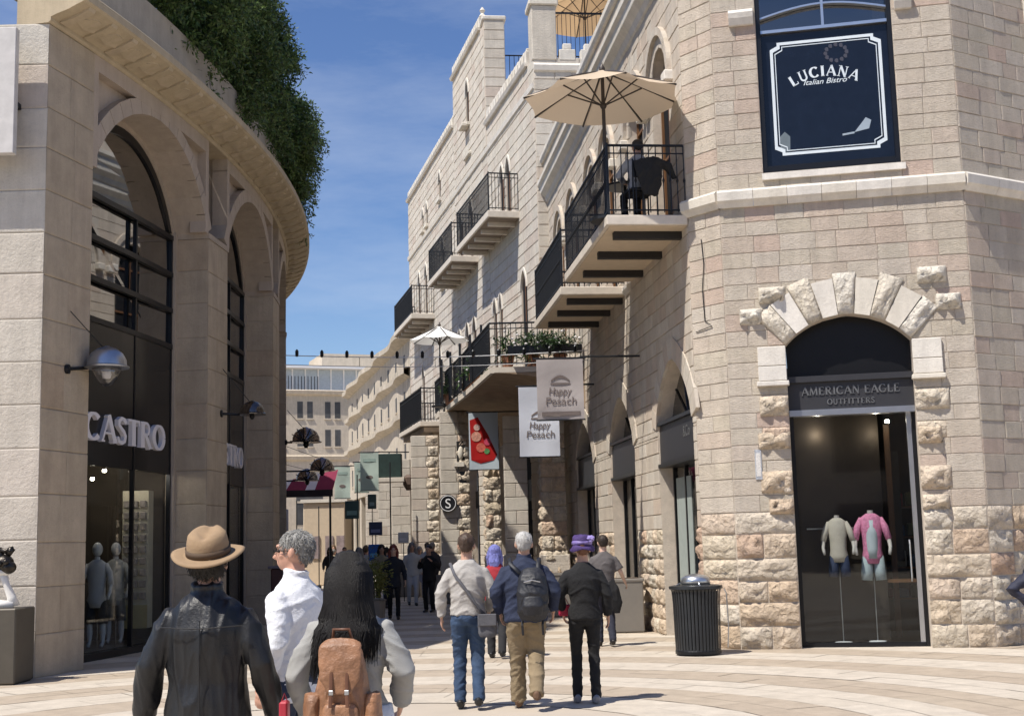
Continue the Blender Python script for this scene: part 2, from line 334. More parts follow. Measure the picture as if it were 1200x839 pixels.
def wall(parent,fr,s0,s1,z0,z1,h=.3,wd=.5,ops=(),depth=.4,proud=.015,m=None,mort=None,maxobj=0,rough=None,rm=None,gap=.01,seg=1,core=True,name='stone',min_px=8,stones=True,wname='wall_core',corekind=None):
    zs=courses(z0,z1,h,ops); recs=[]
    if core:
        cbs={}
        for a,b in zip(zs[:-1],zs[1:]):
            sub=4 if any(op.spring<b and op.top>a for op in ops) else 1
            for k in range(sub):
                za,zb=a+(b-a)*k/sub,a+(b-a)*(k+1)/sub
                rr_=runs(s0,s1,za,zb,ops)
                for ri,r in enumerate(rr_):
                    cb=cbs.setdefault((len(rr_),ri),MB())
                    ns=seg if (r[1]-r[0])>1 else 1
                    for q in range(ns):
                        f0,f1=q/ns,(q+1)/ns
                        cb.prism(fr,[(r[0]+(r[1]-r[0])*f0,za),(r[0]+(r[1]-r[0])*f1,za),(r[2]+(r[3]-r[2])*f1,zb),(r[2]+(r[3]-r[2])*f0,zb)],-depth,0)
        for cb in cbs.values(): cb.build(wname,mort or MORT,parent)
    if stones:
        for ci,(a,b) in enumerate(zip(zs[:-1],zs[1:])):
            for (a0,a1,b0,b1,lf,rf) in runs(s0,s1,a,b,ops):
                L=max(a1,b1)-min(a0,b0); n=max(1,round(L/wd*random.uniform(.85,1.15)))
                cut=[0]+sorted((k+random.uniform(-.22,.22))/n for k in range(1,n))+[1]
                mid0=max(a0,b0); mid1=min(a1,b1)
                xs=[mid0+(mid1-mid0)*c for c in cut]
                for k in range(n):
                    g=gap/2
                    la=a0 if k==0 else xs[k]; lb=b0 if k==0 else xs[k]; ra=a1 if k==n-1 else xs[k+1]; rb=b1 if k==n-1 else xs[k+1]
                    if ra-la<.03 and rb-lb<.03: continue
                    ro=bool(rough and rough((la+ra)/2,(a+b)/2)); pr=proud*random.uniform(.7,1.35)
                    if ro: pr=random.uniform(.055,.095)
                    recs.append((la+g,ra-g,lb+g,rb-g,a+g,b-g,pr,ro))
        lay(parent,fr,recs,m,maxobj,name,rm,min_px)
    return zs
def voussoirs(parent,fr,op,n,th,proud,m,rm=None,rough=lambda i:False,name='voussoir',back=-.02,thf=None):
    inn=arch_pts(op,24); 
    # resample by length
    def res(pts,k):
        d=[0]
        for p,q in zip(pts[:-1],pts[1:]): d.append(d[-1]+math.hypot(q[0]-p[0],q[1]-p[1]))
        out=[]
        for i in range(k+1):
            t=d[-1]*i/k; j=max(0,next((x for x in range(len(d)-1) if d[x+1]>=t-1e-9),len(d)-2)); f=(t-d[j])/max(1e-9,d[j+1]-d[j])
            out.append((pts[j][0]+(pts[j+1][0]-pts[j][0])*f,pts[j][1]+(pts[j+1][1]-pts[j][1])*f))
        return out
    A=res(inn,n)
    obs=[]
    def nrm(i):
        a=A[max(0,i-1)]; b=A[min(n,i+1)]; l=math.hypot(b[0]-a[0],b[1]-a[1]); return (-(b[1]-a[1])/l,(b[0]-a[0])/l)
    for i in range(n):
        t=thf(i) if thf else th; n0,n1=nrm(i),nrm(i+1); a,b=A[i],A[i+1]; g=.02
        q=[(a[0]+(b[0]-a[0])*g,a[1]+(b[1]-a[1])*g),(b[0]-(b[0]-a[0])*g,b[1]-(b[1]-a[1])*g)]
        q+= [(q[1][0]+n1[0]*t,q[1][1]+n1[1]*t),(q[0][0]+n0[0]*t,q[0][1]+n0[1]*t)]
        if rough(i):
            u=UNITS[(True,i%7)]; pr=random.uniform(.07,.10); vs=[]
            for x,y,z in u.v:
                x+=.5; lo=(q[0][0]+(q[1][0]-q[0][0])*x,q[0][1]+(q[1][1]-q[0][1])*x); hi=(q[3][0]+(q[2][0]-q[3][0])*x,q[3][1]+(q[2][1]-q[3][1])*x)
                vs.append(fr.P(lo[0]+(hi[0]-lo[0])*z,max(0,y)*pr+proud*.5,lo[1]+(hi[1]-lo[1])*z))
            obs.append(MB().add(vs,u.f).build(name,rm or m,parent,smooth=True)); 
        else:
            b_=MB(); b_.prism(fr,q,back,proud); obs.append(b_.build(name,m,parent))
    return obs
ST_WR=stone_mat('pale_rough_stone',[(.66,.61,.52),(.71,.66,.58),(.64,.57,.46)],bump=.8,bscale=18,facet=.7)
# ---------------------------------------------------------------- lettering
def stroke(b,fr,pts,th,o0,o1,tx,width=None):
    Lp=[];Rp=[]
    for i,p in enumerate(pts):
        a=pts[max(0,i-1)]; c=pts[min(len(pts)-1,i+1)]; dx,dy=c[0]-a[0],c[1]-a[1]; l=math.hypot(dx,dy) or 1
        w_=(width if width else th*(.38+.62*abs(dy)/l))/2
        Lp.append((p[0]-dy/l*w_,p[1]+dx/l*w_)); Rp.append((p[0]+dy/l*w_,p[1]-dx/l*w_))
    for i in range(len(pts)-1): b.prism(fr,[tx(*Lp[i]),tx(*Lp[i+1]),tx(*Rp[i+1]),tx(*Rp[i])],o0,o1)
def arc(cx,cy,rx,ry,a0,a1,n=12): return [(cx+rx*math.cos(R(a0+(a1-a0)*i/n)),cy+ry*math.sin(R(a0+(a1-a0)*i/n))) for i in range(n+1)]
GLY={
'A':(.86,[([(.06,0),(.44,1)],.09),([(.42,1),(.80,0)],.2),([(.2,.33),(.66,.33)],.07)],[(0,.2,0),(.64,.92,0)]),
'C':(.84,[(arc(.45,.5,.37,.46,42,318,16),0)],[]),
'S':(.62,[([(.54,.80),(.44,.93),(.28,.96),(.13,.86),(.13,.70),(.26,.58),(.42,.47),(.52,.32),(.47,.12),(.3,.04),(.14,.08),(.05,.24)],.15)],[]),
'T':(.78,[([(.39,0),(.39,1)],0),([(.02,.96),(.76,.96)],.09),([(.04,.96),(.04,.78)],.06),([(.74,.96),(.74,.78)],.06)],[(.25,.53,0)]),
'R':(.84,[([(.17,0),(.17,1)],0),([(.17,.96),(.42,.96)]+arc(.42,.74,.2,.22,80,-80,8)+[(.17,.52)],.11),([(.38,.5),(.72,0)],.19)],[(.02,.32,0),(.02,.2,1),(.62,.86,0)]),
'O':(.92,[(arc(.46,.5,.38,.46,0,360,24),0)],[]),
'L':(.68,[([(.16,0),(.16,1)],0),([(.08,.04),(.6,.04)],.09),([(.6,.04),(.6,.24)],.06)],[(.02,.3,1)]),
'U':(.84,[([(.16,1),(.16,.3)]+arc(.42,.3,.26,.26,180,360,8)+[(.68,1)],.15)],[(.02,.3,1),(.56,.82,1)]),
'I':(.36,[([(.18,0),(.18,1)],0)],[(.03,.33,0),(.03,.33,1)]),
'N':(.9,[([(.15,0),(.15,1)],.09),([(.15,1),(.74,0)],.19),([(.74,0),(.74,1)],.09)],[(.02,.28,0),(.0,.2,1),(.6,.88,1)]),
'M':(1.02,[([(.13,0),(.17,1)],.09),([(.17,1),(.5,.05)],.17),([(.5,.05),(.83,1)],.08),([(.83,1),(.87,0)],.19)],[(.0,.26,0),(.72,1.0,0)]),
'E':(.7,[([(.16,0),(.16,1)],0),([(.1,.96),(.62,.96)],.08),([(.1,.04),(.64,.04)],.08),([(.16,.52),(.5,.52)],.08),([(.62,.96),(.62,.8)],.05),([(.64,.04),(.64,.22)],.05)],[]),
'G':(.9,[(arc(.45,.5,.37,.46,42,330,16),0),([(.76,.42),(.76,.06)],.16)],[(.58,.88,.42)]),
'F':(.66,[([(.16,0),(.16,1)],0),([(.1,.96),(.62,.96)],.08),([(.16,.52),(.5,.52)],.08)],[(.02,.3,0)]),
}
def serif_text(parent,fr,text,s,z,h,o0,o1,m,dirn=1,th=.2,track=.06,arcd=None,name='letter',ww=1):
    """s,z: middle of the base line; each letter is one part"""
    tot=sum(GLY[c][0]*ww+track for c in text if c!=' ')+.45*text.count(' ')-track; x=-tot/2; out=[]
    for c in text:
        if c==' ': x+=.45; continue
        wd,sts,ser=GLY[c]; b=MB(); cx=x+wd*ww/2
        if arcd:
            ang=-cx*h/arcd
            def tx(u,v,x=x,cx=cx,ang=ang):
                px,pz=(x+u*ww-cx)*h,v*h; 
                return (s+dirn*(arcd*math.sin(-ang)+px*math.cos(ang)-pz*math.sin(ang)), z-arcd*(1-math.cos(ang))+px*math.sin(ang)+pz*math.cos(ang))
        else:
            def tx(u,v,x=x): return (s+dirn*(x+u*ww)*h,z+v*h)
        for pts,w_ in sts: stroke(b,fr,pts,th,o0,o1,tx,w_ or None)
        for a,d,y in ser: stroke(b,fr,[(a,y+(.025 if y==0 else -.025 if y==1 else 0)),(d,y+(.025 if y==0 else -.025 if y==1 else 0))],th,o0,o1,tx,.055)
        out.append(b.build(name,m,parent)); x+=wd*ww+track
    return out
def plain_text(parent,fr,text,s,z,h,o,m,dirn=1,name='lettering',width=None,shear=0,thick=.0015):
    cu=bpy.data.curves.new('t','FONT'); cu.body=text; cu.size=h; cu.align_x='CENTER'; cu.shear=shear; cu.extrude=thick; cu.offset=h*.003
    ob=bpy.data.objects.new('t',cu); COL.objects.link(ob); dg=bpy.context.evaluated_depsgraph_get(); me=bpy.data.meshes.new_from_object(ob.evaluated_get(dg))
    xs=[v.co.x for v in me.vertices]; k=1
    if width and xs: k=width/(max(xs)-min(xs))
    b=MB(); b.add([fr.P(s+dirn*v.co.x*k,o+v.co.z,z+v.co.y) for v in me.vertices],[list(p.vertices) for p in me.polygons])
    bpy.data.objects.remove(ob); bpy.data.curves.remove(cu); bpy.data.meshes.remove(me)
    return b.build(name,m,parent,fix=False)
# ---------------------------------------------------------------- ground
PAV_L=stone_mat('cream_paving',[(.52,.46,.38),(.545,.485,.405),(.53,.47,.39)],rough=.7,bump=.2,bscale=18,grain=.12,streak=.12)
PAV_T=stone_mat('tan_paving',[(.405,.335,.26),(.43,.36,.28),(.415,.345,.27)],rough=.7,bump=.2,bscale=18,grain=.13,streak=.12)
g=MB(); g.add([(-300,-60,0),(300,-60,0),(300,400,0),(-300,400,0)],[(0,1,2,3)]); g.build('ground',mat('ground_paving',(.44,.38,.31),.85,var=.1,scale=.8),kind='structure',fix=False)
pav=bpy.data.objects.new('pavement',None); COL.objects.link(pav); pav['kind']='structure'
r=3.0; k=0; cx,cy=-1.5,11.4
while r<46:
    wd=.88 if k%2 else .95; b=MB(); nseg=56; gap=.008
    L=max(.45,1.2); a0,a1=R(-20),R(200)
    if r>13: a0,a1=R(60),R(140)
    n=int((a1-a0)*r/ (1.1 if r<20 else 2.2)); 
    for i in range(n):
        t0=a0+(a1-a0)*i/n+gap/r; t1=a0+(a1-a0)*(i+1)/n; zt=.004+random.uniform(0,.0025)
        for q in range(2):
            ra,rb=r+wd*q/2+.004,r+wd*(q+1)/2-.004; zz=zt+random.uniform(0,.002); off=.5*q*(a1-a0)/n
            p=[(cx+rr*math.cos(t+off),cy+rr*math.sin(t+off)) for rr,t in ((ra,t0),(rb,t0),(rb,t1),(ra,t1))]
            tm=(t0+t1)/2+off; e=[(cx+ra*math.cos(tm),cy+ra*math.sin(tm)),(cx+rb*math.cos(tm),cy+rb*math.sin(tm))]
            b.add([(p[0][0],p[0][1],zz),(p[1][0],p[1][1],zz),(e[1][0],e[1][1],zz),(p[2][0],p[2][1],zz),(p[3][0],p[3][1],zz),(e[0][0],e[0][1],zz)],[(0,1,2,3,4,5)])
    o=b.build('paving_band',PAV_T if k%2 else PAV_L,pav,kind='stuff',fix=False); r+=wd; k+=1
    for p_ in o.data.polygons:
        pass
# ================================================================= CORNER TOWER (right)
T0=(2.86,20.6);T1=(3.29,20.05);T2=(6.82,19.3);T3=(12.0,22.4)
tower=thing('corner_tower_building','rough limestone corner tower with arched shop door below a dark restaurant window','building',(3.3,20.1,0))
FM=Fr(T1,T2,-1); FN=Fr(T0,T1,-1); FRt=Fr(T2,T3,-1); LM=FM.L
TH=13.0
door=arch_op(1.80,.92,0,4.52,.42)
win=arch_op(1.72,1.03,7.22,13.2,.1)
def low(s,z): return z<2.02
qz=[(2.30,2.62),(2.95,3.2),(3.45,3.75)]
def rgh(s,z):
    if z<2.02: return True
    return (abs(s-door.c)<1.45 and abs(s-door.c)>.85 and any(a<=z<=b for a,b in qz))
def tower_wall(fr,s0,s1,ops,mx,rf,first=False):
    def rf2(s,z): return rf(s,z)
    wall(tower,fr,s0,s1,.0,2.02,.335,.52,[o for o in ops if o.sill<2],.4,.03,ST_R,MORT,mx//3,lambda s,z:True,ST_R,gap=.018)
    wall(tower,fr,s0,s1,2.02,6.72,.245,.44,[o for o in ops if o.sill<6],.4,.014,ST_T,MORT,mx//2,rf2,ST_R,gap=.007)
    wall(tower,fr,s0,s1,6.95,TH,.245,.44,[o for o in ops if o.sill>6],.4,.014,ST_T,MORT,mx//3,None,ST_R,gap=.007)
tower_wall(FM,.0,LM,[door,win],420,rgh)
tower_wall(FRt,.0,FRt.L,[],120,lambda s,z:False)
tower_wall(FN,.0,FN.L,[],60,lambda s,z:False)
# string course, mitred round the tower, one stone per piece
prof=[(0,6.70),(.05,6.70),(.09,6.76),(.13,6.80),(.14,6.93),(.10,6.97),(0,6.99)]
for fr,n in ((FN,1),(FM,7),(FRt,9)):
    for i in range(n):
        a,c=fr.L*i/n,fr.L*(i+1)/n; ext0=-.03 if i==0 else .003; ext1=.03 if i==n-1 else -.003
        MB().sweep(fr,prof,a+ext0,c+ext1).build('string_course_stone',ST_W,tower)
# arch over the shop door: alternating rough and dressed blocks
voussoirs(tower,FM,door,9,.52,.045,ST_W,ST_WR,lambda i:i in (0,2,4,6,8),thf=lambda i:[.60,.58,.68,.56,.64,.56,.68,.58,.60][i])
for sg,zz in ((-1,(3.92,4.50)),(1,(3.92,4.50))):
    a=door.c+sg*door.hw; b_=a+sg*.42; a,b_=min(a,b_),max(a,b_)
    MB().bbox(FM,a,b_,-.05,.07,3.98,4.20,.008).build('impost_block',ST_W,tower); MB().bbox(FM,a,b_,-.05,.065,4.21,4.50,.008).build('impost_block',ST_W,tower)
    MB().bbox(FM,a-.03,b_+.03,-.05,.10,3.90,3.97,.01).build('impost_moulding',ST_W,tower)
    for q0,q1 in qz+[(1.98,2.2)]:
        aa,bb=(door.c+sg*door.hw,door.c+sg*(door.hw+random.uniform(.34,.48))); aa,bb=min(aa,bb),max(aa,bb)
        vs=[FM.P(aa+(bb-aa)*(x+.5),.012+max(0,y)*.13,q0+(q1-q0)*z) for x,y,z in UNITS[(True,random.randrange(7))].v]
        MB().add(vs,UNITS[(True,0)].f).build('jamb_block',ST_R,tower,smooth=True)
for (s_,z_,w_) in ((.52,5.18,.40),(.22,4.86,.34),(2.86,5.34,.42),(3.10,4.92,.36)):
    vs=[FM.P(s_+w_*(x+.5)*1.0,.012+max(0,y)*.15,z_+.24*z) for x,y,z in UNITS[(True,3)].v]
    MB().add(vs,UNITS[(True,3)].f).build('rough_arch_block',ST_WR,tower,smooth=True)
# shop door: fascia, glass, steel edge, room behind
sh=thing('shop_entrance','arched shop doorway in the corner tower with dark fascia and glass door','shop entrance',FM.P(1.8,0,0))
s0,s1=door.c-door.hw,door.c+door.hw
MB().prism(FM,[(s0+.01,4.05)]+[(x,z) for x,z in arch_pts(door,14)]+[(s1-.01,4.05)],-.30,-.27).build('lunette_pane',mat('black_lunette',(.008,.008,.009),.35,spec=.3),sh)
MB().box(FM,s0+.005,s1-.005,-.32,-.12,3.44,3.53).build('fascia_rail',STEEL,sh); MB().box(FM,s0+.005,s1-.005,-.32,-.10,3.95,4.04).build('fascia_rail',GREY,sh)
MB().box(FM,s0+.003,s1-.003,-.33,-.16,3.53,3.95).build('fascia',GREY,sh)
LETG=mat('dim_metal_letters',(.20,.20,.20),.4,.6)
sgn=sh
serif_text(sh,FM,'AMERICAN EAGLE',door.c,3.75,.125,-.16,-.145,LETG,track=.07,ww=1.0)
serif_text(sh,FM,'OUTFITTERS',door.c,3.60,.085,-.16,-.145,LETG,track=.1)
for a,c,mm,nm in ((s0+.005,s0+.06,DARK,'door_frame'),(s1-.055,s1-.005,DARK,'door_frame'),(s1-.13,s1-.062,STEEL,'door_edge')):
    MB().box(FM,a,c,-.34,-.24 if nm!='door_edge' else -.27,.0,3.44).build(nm,mm,sh)
MB().box(FM,s0+.06,s1-.06,-.34,-.24,.0,.07).build('threshold',DARK,sh)
MB().box(FM,s0+.06,s1-.13,-.31,-.295,.07,3.44).build('pane',GL,sh)
def room(name,parent,fr,s0,s1,d0,d1,z1,m,fl=None):
    b=MB(); b.box(fr,s0-.05,s0,-d1,-d0,0,z1); b.box(fr,s1,s1+.05,-d1,-d0,0,z1); b.box(fr,s0-.05,s1+.05,-d1-.05,-d1,0,z1); b.box(fr,s0-.05,s1+.05,-d1,-d0,z1,z1+.05)
    b.build(name,m,parent); MB().box(fr,s0,s1,-d1,-d0,.012,.03).build('floor',fl or WOOD,parent)
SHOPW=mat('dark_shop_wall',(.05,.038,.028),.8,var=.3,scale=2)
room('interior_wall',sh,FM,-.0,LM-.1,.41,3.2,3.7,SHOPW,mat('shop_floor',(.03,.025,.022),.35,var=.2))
for s_,o_ in ((1.32,-1.4),(2.35,-1.9)): MB().box(FM,s_,s_+.09,o_-.09,o_,.03,3.4).build('wooden_post',WOOD,sh)
MB().box(FM,1.5,2.6,-2.6,-2.5,1.2,3.0).build('wall_display',mat('shop_display',(.07,.06,.055),.7,var=.4,scale=5),sh)
MB().box(FM,.95,1.22,-1.7,-1.64,1.9,2.5).build('green_shirt',mat('green_shirt',(.06,.16,.12),.8),sh)
rgs=random.Random(3); shc=[mat('folded_cloth_%s'%n_,c_,.85) for n_,c_ in (('navy',(.02,.03,.08)),('red',(.25,.03,.03)),('white',(.5,.5,.48)),('denim',(.08,.13,.22)),('olive',(.10,.11,.05)))]
for z_ in (.6,1.1,1.6,2.1):
    MB().box(FM,.95,3.2,-3.1,-2.75,z_-.03,z_).build('shelf',WOOD,sh)
    for k_ in range(9):
        q=.98+k_*.245; MB().bbox(FM,q,q+.2,-3.05,-2.78,z_,z_+rgs.uniform(.1,.3),.02).build('folded_clothes',shc[rgs.randrange(5)],sh)
MB().tube([FM.P(1.05,-.62,1.75),FM.P(1.75,-.85,1.75)],.012,6).build('clothes_rail',STEEL,sh)
for k_ in range(7): q=.1+k_*.12; MB().bbox(FM,.98+q*.9,1.01+q*.9,-1.75,-1.4,.95,1.65,.01).build('hanging_shirt',shc[k_%5],sh)
MB().tube([FM.P(2.52,-.26,.95),FM.P(2.52,-.22,1.0),FM.P(2.52,-.22,1.5),FM.P(2.52,-.26,1.55)],.012,6).build('door_handle',STEEL,sh)
MB().box(FM,.9,2.7,-1.5,-1.2,.9,.95).build('display_table',WOOD,sh)
LAMPM=emis('ceiling_spot_glow',(1,.9,.7),30)
def shop_light(p,e,col=(1,.86,.68)):   # the light of the lit ceiling spots inside a shop
    l=bpy.data.lights.new('shop_spot_light','POINT'); l.energy=e; l.shadow_soft_size=.02; l.color=col; o=bpy.data.objects.new('shop_spot_light',l); COL.objects.link(o); o.location=p
shop_light(FM.P(1.3,-.75,3.2),3); shop_light(FM.P(2.2,-1.0,3.2),3)
for s_,o_,z_ in ((1.15,-1.0,3.25),(1.85,-1.2,3.42),(2.4,-1.6,3.4)):
    MB().lathe(FM.P(s_,o_,z_),[(.03,0),(.035,.03),(.03,.05)],10).build('ceiling_spot',LAMPM,sh)
# restaurant window with its printed panel
rw=thing('restaurant_window','tall dark restaurant window with white bordered sign panel above the shop door','window',FM.P(1.72,0,7.2))
s0,s1=win.c-win.hw,win.c+win.hw
MB().box(FM,s0-.02,s1+.06,-.08,.06,7.10,7.20).build('sill',ST_W,rw)
NAVY=mat('navy_glass_print',(.006,.009,.018),.2,0,var=.25,spec=.45)
for a,c in ((s0+.003,s0+.07),(s1-.07,s1-.003)): MB().box(FM,a,c,-.2,-.02,7.22,12.9).build('frame',DARK,rw)
MB().box(FM,s0+.07,s1-.07,-.2,-.03,7.22,7.33).build('frame',DARK,rw); MB().box(FM,s0+.07,s1-.07,-.16,-.05,9.48,9.53).build('glazing_bar',STEEL,rw)
MB().box(FM,1.70,1.74,-.155,-.06,9.53,12.9).build('glazing_bar',STEEL,rw)
b=MB(); b.strip(FM,[(s0+.07+i*(s1-s0-.14)/12,9.72+.16*math.sin(PI*i/12)) for i in range(13)],[(s0+.07+i*(s1-s0-.14)/12,9.75+.16*math.sin(PI*i/12)) for i in range(13)],-.154,-.062); b.build('glazing_bar',STEEL,rw)
MB().box(FM,s0+.07,s1-.07,-.19,-.17,9.53,12.9).build('pane',GLD,rw); MB().box(FM,s0+.07,s1-.07,-3,-2.9,7,12.9).build('dark_room',BLACK,rw)
MB().box(FM,s0+.07,s1-.07,-.15,-.11,7.33,9.48).build('sign_panel',NAVY,rw)
PW=mat('white_print',(.62,.68,.72),.5,var=.05)
x0,x1,z0,z1=s0+.20,s1-.17,7.50,9.33; c=.11
ring=[(x0+c,z0),(x1-c,z0),(x1-c,z0+c*.5),(x1,z0+c),(x1,z1-c),(x1-c,z1-c*.5),(x1-c,z1),(x0+c,z1),(x0+c,z1-c*.5),(x0,z1-c),(x0,z0+c),(x0+c,z0+c*.5),(x0+c,z0)]
def ringb(off,wdt,m):
    b=MB(); cxm,czm=(x0+x1)/2,(z0+z1)/2
    A=[(x+(off if x<cxm else -off),z+(off if z<czm else -off)) for x,z in ring]; B=[(x+(off+wdt if x<cxm else -off-wdt),z+(off+wdt if z<czm else -off-wdt)) for x,z in ring]
    b.strip(FM,A,B,-.112,-.104); return b.build('printed_border',m,rw)
ringb(0,.045,PW); ringb(.07,.012,PW)
serif_text(rw,FM,'LUCIANA',1.70,8.72,.17,-.112,-.104,PW,arcd=.95,track=.1,th=.24)
plain_text(rw,FM,'Italian Bistro',1.70,8.60,.12,-.108,PW,shear=.35,width=.66)
b=MB()
for i in range(12): b.lathe(FM.P(1.9+.16*math.cos(i*PI/6),-.108,9.08+.13*math.sin(i*PI/6)),[(.035,-.003),(.035,.003)],8,axis='y')
b.build('printed_flower',mat('faint_print',(.06,.06,.08),.5),rw)
b=MB(); b.prism(FM,[(2.1,7.78),(2.32,7.82),(2.36,7.95),(2.28,8.0),(2.2,7.9)],-.112,-.105); b.prism(FM,[(1.92,7.74),(2.1,7.76),(2.1,7.79),(1.92,7.77)],-.112,-.105); b.build('printed_drawing',mat('pale_print',(.3,.36,.42),.5),rw)
MB().prism(FM,[(.98,7.56),(1.12,7.56),(1.13,7.8),(1.05,7.88),(.97,7.8)],-.112,-.106).build('printed_bottle',mat('faint_print2',(.12,.15,.17),.5),rw)
for a,c_ in ((.28,.66),(2.80,3.05)):
    MB().sweep(FM,[(0,9.62),(.08,9.62),(.13,9.72),(.15,9.80),(.10,9.86),(.0,9.9)],a,c_).build('impost',ST_W,tower)
MB().bbox(FM,.34,.44,.01,.03,2.5,2.95,.004).build('wall_plaque',mat('plaque_blue_grey',(.36,.38,.42),.5,var=.3,scale=30),tower)
MB().bbox(FM,.355,.425,.03,.034,2.55,2.9,.001).build('plaque_face',mat('plaque_face',(.60,.58,.55),.5,var=.35,scale=60),tower)
b=MB(); b.tube([FN.P(.30,.03,5.0),FN.P(.28,.035,5.5),FN.P(.33,.03,5.9),FN.P(.30,.03,6.3)],.007,6); b.tube([FN.P(.30,.03,5.0),FN.P(.45,.035,4.9),FN.P(.1,.03,4.85)],.007,6); b.build('wall_cable',IRON,tower)
MB().box(FRt,1.75,3.4,-.02,.10,8.9,9.05).build('window_sill',ST_W,tower); MB().box(FRt,1.9,3.2,-.05,.03,9.05,12).build('window',GLF,tower); MB().box(FRt,1.72,1.9,-.02,.07,9.05,12).build('window_surround',ST_W,tower)
MB().add([(T0[0],T0[1],TH),(T1[0],T1[1],TH),(T2[0],T2[1],TH),(T3[0],T3[1],TH),(8,30,TH),(4,24,TH)],[(0,1,2,3,4,5)]).build('roof',MORT,tower)
# ================================================================= SHOP ROW (right, going back)
FB=Fr(T0,(T0[0]-math.sin(R(6.3))*16.2,T0[1]+math.cos(R(6.3))*16.2),1)
row=thing('shop_row_building','limestone shop row with two large balconies running back from the corner tower','building',FB.P(8,-2,0))
bd=[arch_op(1.48,1.30,0,3.55,1.12,True),arch_op(6.15,1.28,0,3.45,1.1,True),arch_op(10.8,1.28,0,3.4,1.05,True),arch_op(15.0,.95,0,3.4,.9,True)]
bu=[arch_op(c_,.62,6.75,9.35,.75) for c_ in (1.5,3.6,6.6,8.6,11.4,13.6)]
def rB(s,z): return z<1.75 and not any(abs(s-o.c)<1.36 for o in bd)
wall(row,FB,0,16.2,0,6.45,.27,.5,bd,.45,.02,ST_B,MORT,150,rB,ST_R,gap=.008)
wall(row,FB,0,16.2,6.45,11.1,.27,.5,bu,.45,.02,ST_B,MORT,120,None,ST_R,gap=.008)
for op in bd: voussoirs(row,FB,op,13,.36,.045,ST_B,ST_R,lambda i:False)
for op in bu:
    voussoirs(row,FB,op,9,.2,.03,ST_B)
    b=MB(); A=arch_pts(op,14,.2); B=arch_pts(op,14,.34); b.strip(FB,A,B,-.01,.10); b.build('hood_mould',ST_B,row)
    for sg in (-1,1):
        MB().bbox(FB,op.c+sg*.89-.13,op.c+sg*.89+.13,-.01,.17,9.18,9.36,.02).build('capital',ST_W,row)
    wdw=MB().box(FB,op.c-.6,op.c+.6,-.2,-.17,6.75,10.09).build('window',GLF,row)
    for k in (-.58,-.02,.54): MB().box(FB,op.c+k,op.c+k+.05,-.17,-.13,6.75,9.9).build('frame',WOOD,wdw)
    for z_ in (8.2,9.35): MB().box(FB,op.c-.6,op.c+.6,-.165,-.135,z_,z_+.05).build('frame',WOOD,wdw)
MB().sweep(FB,[(0,6.42),(.06,6.42),(.1,6.5),(.1,6.56),(0,6.6)],4.6,5.1).build('string_course',ST_W,row)
# moulded cornice and parapet
for i in range(14):
    a=16.2*i/14; c_=a+16.2/14-.006
    MB().sweep(FB,[(0,11.05),(.06,11.1),(.10,11.22),(.22,11.34),(.24,11.5),(.30,11.56),(.30,11.66),(0,11.7)],a,c_).build('cornice_stone',ST_W,row)
    MB().sweep(FB,[(-.3,11.69),(.12,11.69),(.12,12.2),(-.3,12.2)],a,c_).build('parapet_stone',ST_B,row)
    MB().sweep(FB,[(-.34,12.2),(.18,12.2),(.22,12.28),(.22,12.40),(.12,12.46),(-.34,12.46)],a,c_).build('coping_stone',ST_W,row)
MB().box(FB,0.3,16.2,-6,-.3,11.4,11.7).build('roof_terrace',MORT,row)
MB().box(FB,16.0,16.2,-6,-.45,0,11.4).build('end_wall',MORT,row)
def shopfront(parent,fr,op,dirn,sign_z=(2.95,3.62),cols=3,lit=False,lab=None):
    c_,hw=op.c,op.hw
    t=thing('shop_entrance',lab,'shop front',fr.P(c_,0,0))
    MB().prism(fr,[(c_-hw+.01,sign_z[1])]+arch_pts(op,12)+[(c_+hw-.01,sign_z[1])],-.28,-.25).build('lunette_pane',GLD,t)
    for i in range(1,5):
        a=PI*i/5; 
        MB().tube([fr.P(c_,-.24,sign_z[1]+.05),fr.P(c_+math.cos(a)*hw*.9,-.24,sign_z[1]+.05+math.sin(a)*op.rise*.95)],.018,5).build('lunette_bar',DARK,t)
    MB().box(fr,c_-hw+.005,c_+hw-.005,-.30,-.02,sign_z[0],sign_z[1]).build('fascia',GREY,t)
    for z_ in (sign_z[0]-.06,sign_z[1]): MB().box(fr,c_-hw+.003,c_+hw-.003,-.31,.03,z_,z_+.06).build('fascia_rail',DARK,t)
    for k in range(cols+1):
        x=c_-hw+.03+(2*hw-.1)*k/cols; MB().box(fr,x-.025,x+.03,-.30,-.22,.0,sign_z[0]-.06).build('frame',DARK,t)
    for k in range(cols):
        x=c_-hw+.06+(2*hw-.1)*k/cols; MB().box(fr,x,x+(2*hw-.1)/cols-.055,-.27,-.255,.1,sign_z[0]-.06).build('pane',GL,t)
    MB().box(fr,c_-hw+.03,c_+hw-.03,-.29,-.2,.0,.1).build('threshold',DARK,t)
    room('interior_wall',t,fr,c_-hw-.3,c_+hw+.3,.46,2.8,4.2,SHOPW)
    MB().box(fr,c_-hw+.3,c_+hw-.3,-1.6,-1.5,.6,1.9).build('window_display',mat('display_grey',(.22,.24,.24),.7,var=.5,scale=3),t)
    return t
sf=shopfront(row,FB,bd[0],-1,lab='nearest pointed-arch shop front, behind the ribbed litter bin')
plain_text(sf,FB,'&Co',.78,3.30,.26,-.015,LETG,dirn=-1)
b=MB(); b.box(FB,1.55,2.6,-.252,-.24,.3,2.7); b.build('window_blind',mat('grey_green_blind',(.30,.34,.32),.8,var=.1),sf)
TEAL=mat('teal_poster',(.05,.26,.21),.6)
